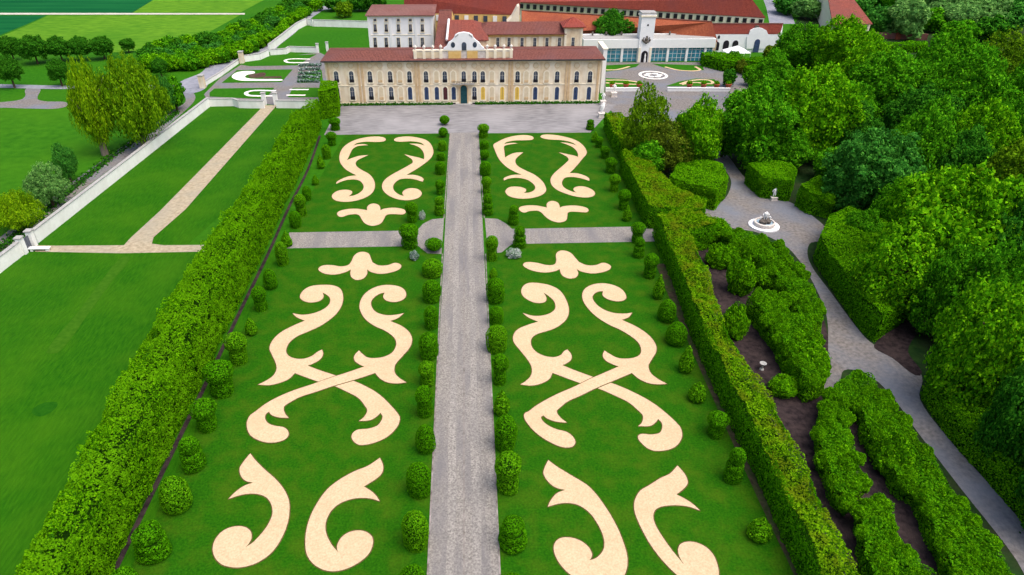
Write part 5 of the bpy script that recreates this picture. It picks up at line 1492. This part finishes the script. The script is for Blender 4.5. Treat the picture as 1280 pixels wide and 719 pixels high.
clk = thing('clock_tower', 'slim white tower with portal arch and stone crest over the orangery', 'tower', (ozx(805)[0], YO, 0))
xa, xb = ozx(796.7)[0], ozx(813.6)[0]
ztw = XZ(805, 17, YO - .5)[1]
MB().box(xa, xb, YO - .6, YO + 3.0, 0, ztw).build('wall', 'white_render', clk)
MB().box(xa - .25, xb + .25, YO - .85, YO + 3.2, ztw - .9, ztw - .5).build('cornice', 'trim_plaster', clk)
MB().box(xa - .15, xb + .15, YO - .75, YO + 3.1, ztw, ztw + .25).build('roof_cap', 'grey_stone', clk)
xm = (xa + xb) / 2
MB().vprism(arch(xm, .02, XZ(805, 63, YO)[1], 1.9, 9), YO - .7, YO - .602).build('portal', 'dark_opening', clk)
MB().lathe([(.3, 0), (.32, .5), (.22, 1.4), (.25, 1.8), (.12, 2.1), (.16, 2.3), (.04, 2.5)], xm + .1, YO - 1.0, 8, 0.1).build('portal_figure', 'white_paint', clk)
zc = XZ(805, 31, YO)[1]
MB().vprism([(xm + .28 * math.cos(t), zc + .28 * math.sin(t)) for t in np.linspace(0, 2 * math.pi, 13)[:-1]], YO - .66, YO - .602).build('oculus', 'dark_opening', clk)
cz = XZ(805, 50, YO)[1]
m = MB()
for dx, dz, r in ((-1.0, .1, .35), (-.5, -.3, .4), (0, .3, .5), (.5, -.3, .4), (1.0, .1, .35), (0, -.5, .45), (.1, 1.0, .3), (-.8, .7, .2), (.8, .7, .2)):
    m.lathe([(r * math.cos(t), r * math.sin(t)) for t in np.linspace(-1.5, 1.5, 6)], xm + dx, YO - .75, 8, cz + dz)
m.build('stone_crest', 'rock', clk)
for px in (798.3, 811.7):
    x = ozx(px)[0]
    MB().box(x - .3, x + .3, YO - .8, YO - .604, 0, XZ(805, 59, YO)[1]).build('pilaster', 'trim_plaster', clk)

# arcaded outbuilding
t, A, B, Cc, D = pitched('arcaded_outbuilding', 'white arcaded outbuilding with red roof right of the orangery', (884, 42), (975, 42), 5.6, (878, 29.5), (979, 29.5), 8.4, 'white_render', 'roof_red')
Yb = float((A[1] + B[1]) / 2) + .25
for px, y0, y1, w_ in ((896.5, 52, 63, 6.5), (908.5, 50.5, 62.5, 7), (920, 50.5, 60, 7), (899, 44.3, 48.3, 2.6)):
    Yl = float(np.interp(XZ(px, y0, Yb)[0], [A[0], B[0]], [A[1], B[1]])) + .03 * 2 * float(Cc[1] - A[1])
    x, zt = XZ(px, y0, Yl); zb = max(XZ(px, y1, Yl)[1], .02)
    MB().vprism(arch(x, zb, zt, w_ * Yb / FOC), Yl - .12, Yl + .3).build('arch_opening', 'dark_opening', t)
gab = [(933, 61), (933.5, 47), (936, 43), (938, 38), (943, 35.5), (948, 34.6), (953, 35.5), (958, 38), (960, 43), (962.5, 47), (963, 61)]
f = MB().vprism([(XZ(px, py, Yb - .5)[0], max(XZ(px, py, Yb - .5)[1], 0)) for px, py in gab], Yb - .6, Yb + .4).build('gable', 'white_render', t)
x, zt = XZ(946.5, 48.5, Yb)
MB().vprism(arch(x, .1, zt, 1.7), Yb - .7, Yb - .602).build('window', 'blue_shutter', f)
MB().box(XZ(946, 34, Yb)[0] - .6, XZ(946, 34, Yb)[0] + .6, Yb - .3, Yb + .6, XZ(946, 36, Yb)[1], XZ(946, 32, Yb)[1]).build('crest', 'rock', f)
# tent
x, y = P(919, 73)
t = thing('garden_tent', 'white garden marquee with a low pointed roof beside the hedge', 'tent', (x, y, 0))
w = 3.6
m = MB().add([(x - w, y - 2.5, 2.0), (x + w, y - 2.5, 2.0), (x + w, y + 2.5, 2.0), (x - w, y + 2.5, 2.0), (x, y, 3.7)], [(0, 1, 4), (1, 2, 4), (2, 3, 4), (3, 0, 4), (3, 2, 1, 0)])
m.build('canopy', 'cloth_white', t)
for sx in (-1, 1):
    for sy in (-1, 1):
        MB().tube([(x + sx * (w - .15), y + sy * 2.4, 0), (x + sx * (w - .15), y + sy * 2.4, 1.98)], [.05, .05], 6).build('pole', 'white_paint', t)
# barn, far right
pitched('barn', 'large red roofed barn behind the trees, upper right', (1041, 30), (1091, 30), 6.0, (1034, -8), (1062, -8), 10.5, 'trim_plaster', 'roof_brown')
# brick wall right
a_, b_ = P(1092, 48), P(1158, 50)
t = thing('brick_wall', 'brown brick wall with a square pillar behind the grove', 'wall', (a_[0], a_[1], 0))
MB().obox(a_, b_, .5, 0, 1.9).build('wall_body', 'roof_grey', t)
p = P(1121, 49)
MB().box(p[0] - .7, p[0] + .7, p[1] - .7, p[1] + .7, 0, 3.2).build('pillar', 'roof_orange', t)

# ------------------------------------------------------------------ orangery court: beds, ring, low wall, pots
ground_px('lawn', [(757, 82), (800, 80), (795, 84), (775, 88), (757, 90)], 0.06, 'ground_grass')
ground_px('lawn', [(815, 80), (878, 82), (880, 88), (850, 89), (830, 85)], 0.06, 'ground_grass')
ground_px('lawn', [(757, 98), (780, 99), (805, 104), (805, 109), (757, 109)], 0.06, 'ground_grass')
ground_px('lawn', [(832, 108), (850, 102), (870, 98.5), (893, 99.5), (900, 108)], 0.06, 'ground_grass')
gQ = 'cream edged beds of the orangery court'
bed_px([(757, 87.8), (771, 87.5), (787, 83.6)], .8, 'cream gravel ribbon at the far left of the orangery court', mat='cream_gravel', group=gQ)
bed_px([(831, 84), (850, 88.3), (874, 88.3), (869, 83.6)], .8, 'cream gravel ribbon at the far right of the orangery court', mat='cream_gravel', group=gQ)
bed_px([(757, 104), (776, 105), (800, 105), (783, 101), (757, 100.5)], .8, 'cream gravel ribbon at the near left of the orangery court', mat='cream_gravel', group=gQ)
bed_px([(850, 105.5), (865, 101), (885, 100.5), (889, 105), (868, 103.5), (852, 106)], .8, 'cream gravel ribbon at the near right of the orangery court', mat='cream_gravel', group=gQ)
cx_, cy_c = P(816.5, 94.3)
ro = [(cx_ + 3.6 * math.cos(t), cy_c + 4.0 * math.sin(t)) for t in np.linspace(0, 2 * math.pi, 33)]
o = tag(strip_mesh(ro, .8, .09).build('gravel_ring', 'white_gravel'), 'white ring bed in the middle of the orangery court', 'gravel bed')
t = thing('court_rosette', 'white rosette of gravel petals inside the ring bed', 'gravel bed', (cx_, cy_c, 0))
for k in range(6):
    a_ = k * math.pi / 3
    MB().sheet([(cx_ + 1.8 * math.cos(a_) + .9 * math.cos(a_ + u) , cy_c + 1.8 * math.sin(a_) + .8 * math.sin(a_ + u)) for u in np.linspace(0, 6.28, 9)[:-1]], .085).build('petal', 'white_gravel', t)
wall_line('low_wall', 'low white kerb wall at the near side of the orangery court, right', [P(834, 114), P(912, 114.5)], .8, .45, 'white_paint', 'white_paint')
wall_line('low_wall', 'low white kerb wall at the near side of the orangery court, left', [P(757, 114.5), P(799, 114)], .8, .45, 'white_paint', 'white_paint')
POT = MB().lathe([(.28, 0), (.36, .3), (.48, .75), (.55, .8), (.55, .92), (.46, .92)], seg=12).mesh('pot'); POT.materials.append(MATS['terracotta_pot'])
for i, (px, lab) in enumerate([(765, 'terracotta pot nearest the palace on the court edge'), (782, 'terracotta pot second from the palace on the court edge'), (798.5, 'terracotta pot left of the olive tree on the court edge'), (861, 'terracotta pot right of the olive tree on the court edge'), (878.7, 'terracotta pot third from the right on the court edge'), (895, 'terracotta pot second from the right on the court edge'), (909.6, 'terracotta pot at the right end of the court edge')]):
    x, y = P(px, 111.5)
    t = thing('flower_pot', lab, 'flower pot', (x, y, .0), 0, 'terracotta pots along the orangery court')
    o = link_mesh('pot', POT, None, t); o.scale = (1.5, 1.5, 1.5)
    MB().lathe([(.66, 1.2), (.66, 1.3), (.02, 1.34)], x, y, 10).build('soil', 'soil', t)
    c = link_mesh('plant', CROWNS['far'][i % 3], None, t, (0, 0, 1.6)); c.scale = (.7, .7, .6); use_mat(c, 'tree_bright')

# ------------------------------------------------------------------ statues and fountain
def figure_mesh(pose=0):
    """standing draped figure by skinning a small skeleton"""
    v = [(0, 0, .95), (0, 0, 1.25), (0, .01, 1.5), (0, 0, 1.62), (0, -.02, 1.78), (.19, 0, 1.46), (.30, -.06, 1.2), (.22, -.22, 1.05), (-.19, 0, 1.46), (-.33, .05, 1.24), (-.42, -.1, 1.45 if pose else 1.0), (.11, 0, .9), (.13, -.05, .5), (.12, .02, .06), (-.11, 0, .9), (-.12, .02, .5), (-.13, .05, .06), (.13, -.1, .02), (-.14, -.07, .02)]
    e = [(0, 1), (1, 2), (2, 3), (3, 4), (2, 5), (5, 6), (6, 7), (2, 8), (8, 9), (9, 10), (0, 11), (11, 12), (12, 13), (0, 14), (14, 15), (15, 16), (13, 17), (16, 18)]
    rad = [.19, .16, .17, .07, .12, .09, .07, .045, .09, .07, .045, .14, .11, .06, .14, .11, .06, .05, .05]
    me = bpy.data.meshes.new('figure')
    me.from_pydata(v, e, [])
    o = bpy.data.objects.new('figure', me)
    COL.objects.link(o)
    sk = o.modifiers.new('skin', 'SKIN')
    for i, r in enumerate(rad):
        me.skin_vertices[0].data[i].radius = (r, r)
    me.skin_vertices[0].data[0].use_root = True
    o.modifiers.new('sub', 'SUBSURF').levels = 1
    dg = bpy.context.evaluated_depsgraph_get()
    m2 = bpy.data.meshes.new_from_object(o.evaluated_get(dg))
    bpy.data.objects.remove(o)
    m2.name = 'figure'
    m2.materials.clear(); m2.materials.append(MATS['white_paint'])
    return m2
FIG = [figure_mesh(0), figure_mesh(1)]
def statue(px, py, h, label, i=0, ped=1.0, group='white garden statues'):
    x, y = P(px, py)
    t = thing('statue', label, 'statue', (x, y, 0), 0, group)
    w = .42 * h / 2
    MB().box(x - w - .1, x + w + .1, y - w - .1, y + w + .1, 0, .2).box(x - w, x + w, y - w, y + w, .2, ped).box(x - w - .08, x + w + .08, y - w - .08, y + w + .08, ped, ped + .12).build('pedestal', 'pale_stone', t)
    o = link_mesh('figure', FIG[i], None, t, (0, 0, ped + .12)); s = (h - ped) / 1.85; o.scale = (s * 1.2, s * 1.2, s)
statue(767, 121, 3.2, 'white statue by the court path, farthest of the three at the palace corner', 1)
statue(753.5, 131.5, 3.0, 'white statue touching the right end of the palace', 0)
statue(751.5, 147, 3.2, 'white statue at the forecourt edge before the low hedge', 1)
statue(966.5, 250, 2.2, 'small white statue in the hedge niche behind the fountain', 0, .5)
a_, b_ = P(751, 143), P(755, 134)
wall_line('forecourt_balustrade', 'short white balustrade between the two palace corner statues', [a_, b_], 1.0, .35, 'white_paint', 'white_paint', cat='balustrade')
# white corner pier / side wall beyond the palace's right end
x, z = XZ(754.5, 62, YF + 8)
t = thing('white_side_wall', 'tall narrow white wall end beside the right end of the palace', 'wall', (x, YF + 8, 0))
MB().box(XZ(752.3, 90, YF + 8)[0], XZ(757, 90, YF + 8)[0], YF + 8, YF + 16, 0, z).build('wall_body', 'white_paint', t)
MB().box(XZ(752.3, 90, YF + 8)[0] - .15, XZ(757, 90, YF + 8)[0] + .15, YF + 7.85, YF + 16.1, z, z + .25).build('coping', 'trim_plaster', t)
# fountain in the clearing
x, y = P(954.5, 283)
t = thing('fountain', 'round pale fountain basin with a rock and white figure in the gravel clearing', 'fountain', (x, y, 0.05))
R = 18.5 * mpp(954.5, 283)
MB().lathe([(R * 1.0, 0), (R * 1.0, .22), (R * .72, .26), (R * .70, .2), (R * .1, .2)], x, y, 32, .05).build('apron', 'white_render', t)
MB().lathe([(R * .66, .2), (R * .70, .75), (R * .66, .85), (R * .58, .85), (R * .56, .55)], x, y, 28, .05).build('basin', 'pale_stone', t)
MB().lathe([(R * .565, .60), (R * .56, .62), (.01, .621)], x, y, 28, .05).build('water', 'fountain_water', t)
m = MB()
for dx, dy, r in ((-.5, -.2, .5), (.45, -.25, .5), (0, .4, .55), (-.2, -.5, .4), (.3, .2, .6)):
    m.lathe([(r * math.cos(u) * (1 + .15 * math.sin(5 * u)), r * math.sin(u)) for u in np.linspace(-1.2, 1.5, 6)], x + dx, y + dy, 7, .9)
m.build('rock_base', 'rock', t)
for k, (dx, dy, s, rz) in enumerate(((0, 0, 1.0, 0), (-.75, .1, .6, .8), (.75, .15, .6, -.8))):
    o = link_mesh('figure', FIG[k % 2], None, t, (dx, dy, 1.25 if k == 0 else .95)); o.scale = (s * 1.3, s * 1.3, s * .75); o.rotation_euler = (0, 0, rz)
# birdbath in the soil bed
x, y = P(952, 462)
t = thing('birdbath', 'small pale grey stone birdbath on bare soil inside the bosquet', 'birdbath', (x, y, 0))
MB().lathe([(.35, 0), (.3, .15), (.14, .3), (.12, .8), (.2, .95)], x, y, 12).build('pedestal', 'grey_stone', t)
MB().lathe([(.2, .95), (.40, 1.05), (.50, 1.18), (.44, 1.19), (.1, 1.06)], x, y, 16).build('bowl', 'grey_stone', t)
for ch_ in t.children: ch_.scale = (.8, .8, .8)

# ------------------------------------------------------------------ verge grass tufts by the ditch and wall
def tufts(name, label, pts, n, spread, size, mat):
    q = np.array(pts)
    i = RNG.integers(0, len(q) - 1, n); u = RNG.uniform(0, 1, (n, 1))
    p = q[i] + (q[i + 1] - q[i]) * u + RNG.normal(0, spread, (n, 2))
    pos = np.column_stack([p, np.abs(RNG.normal(.12, .12, n))])
    o = link_mesh(name, leaves_mesh(name, pos, np.tile([0, 0, .6], (n, 1)), size, .8), mat)
    tag(o, label, 'grass', kind='stuff')
tufts('verge_grass', 'rough grass and weeds growing along the ditch', dl, 2600, 0.7, .24, 'verge_grass')
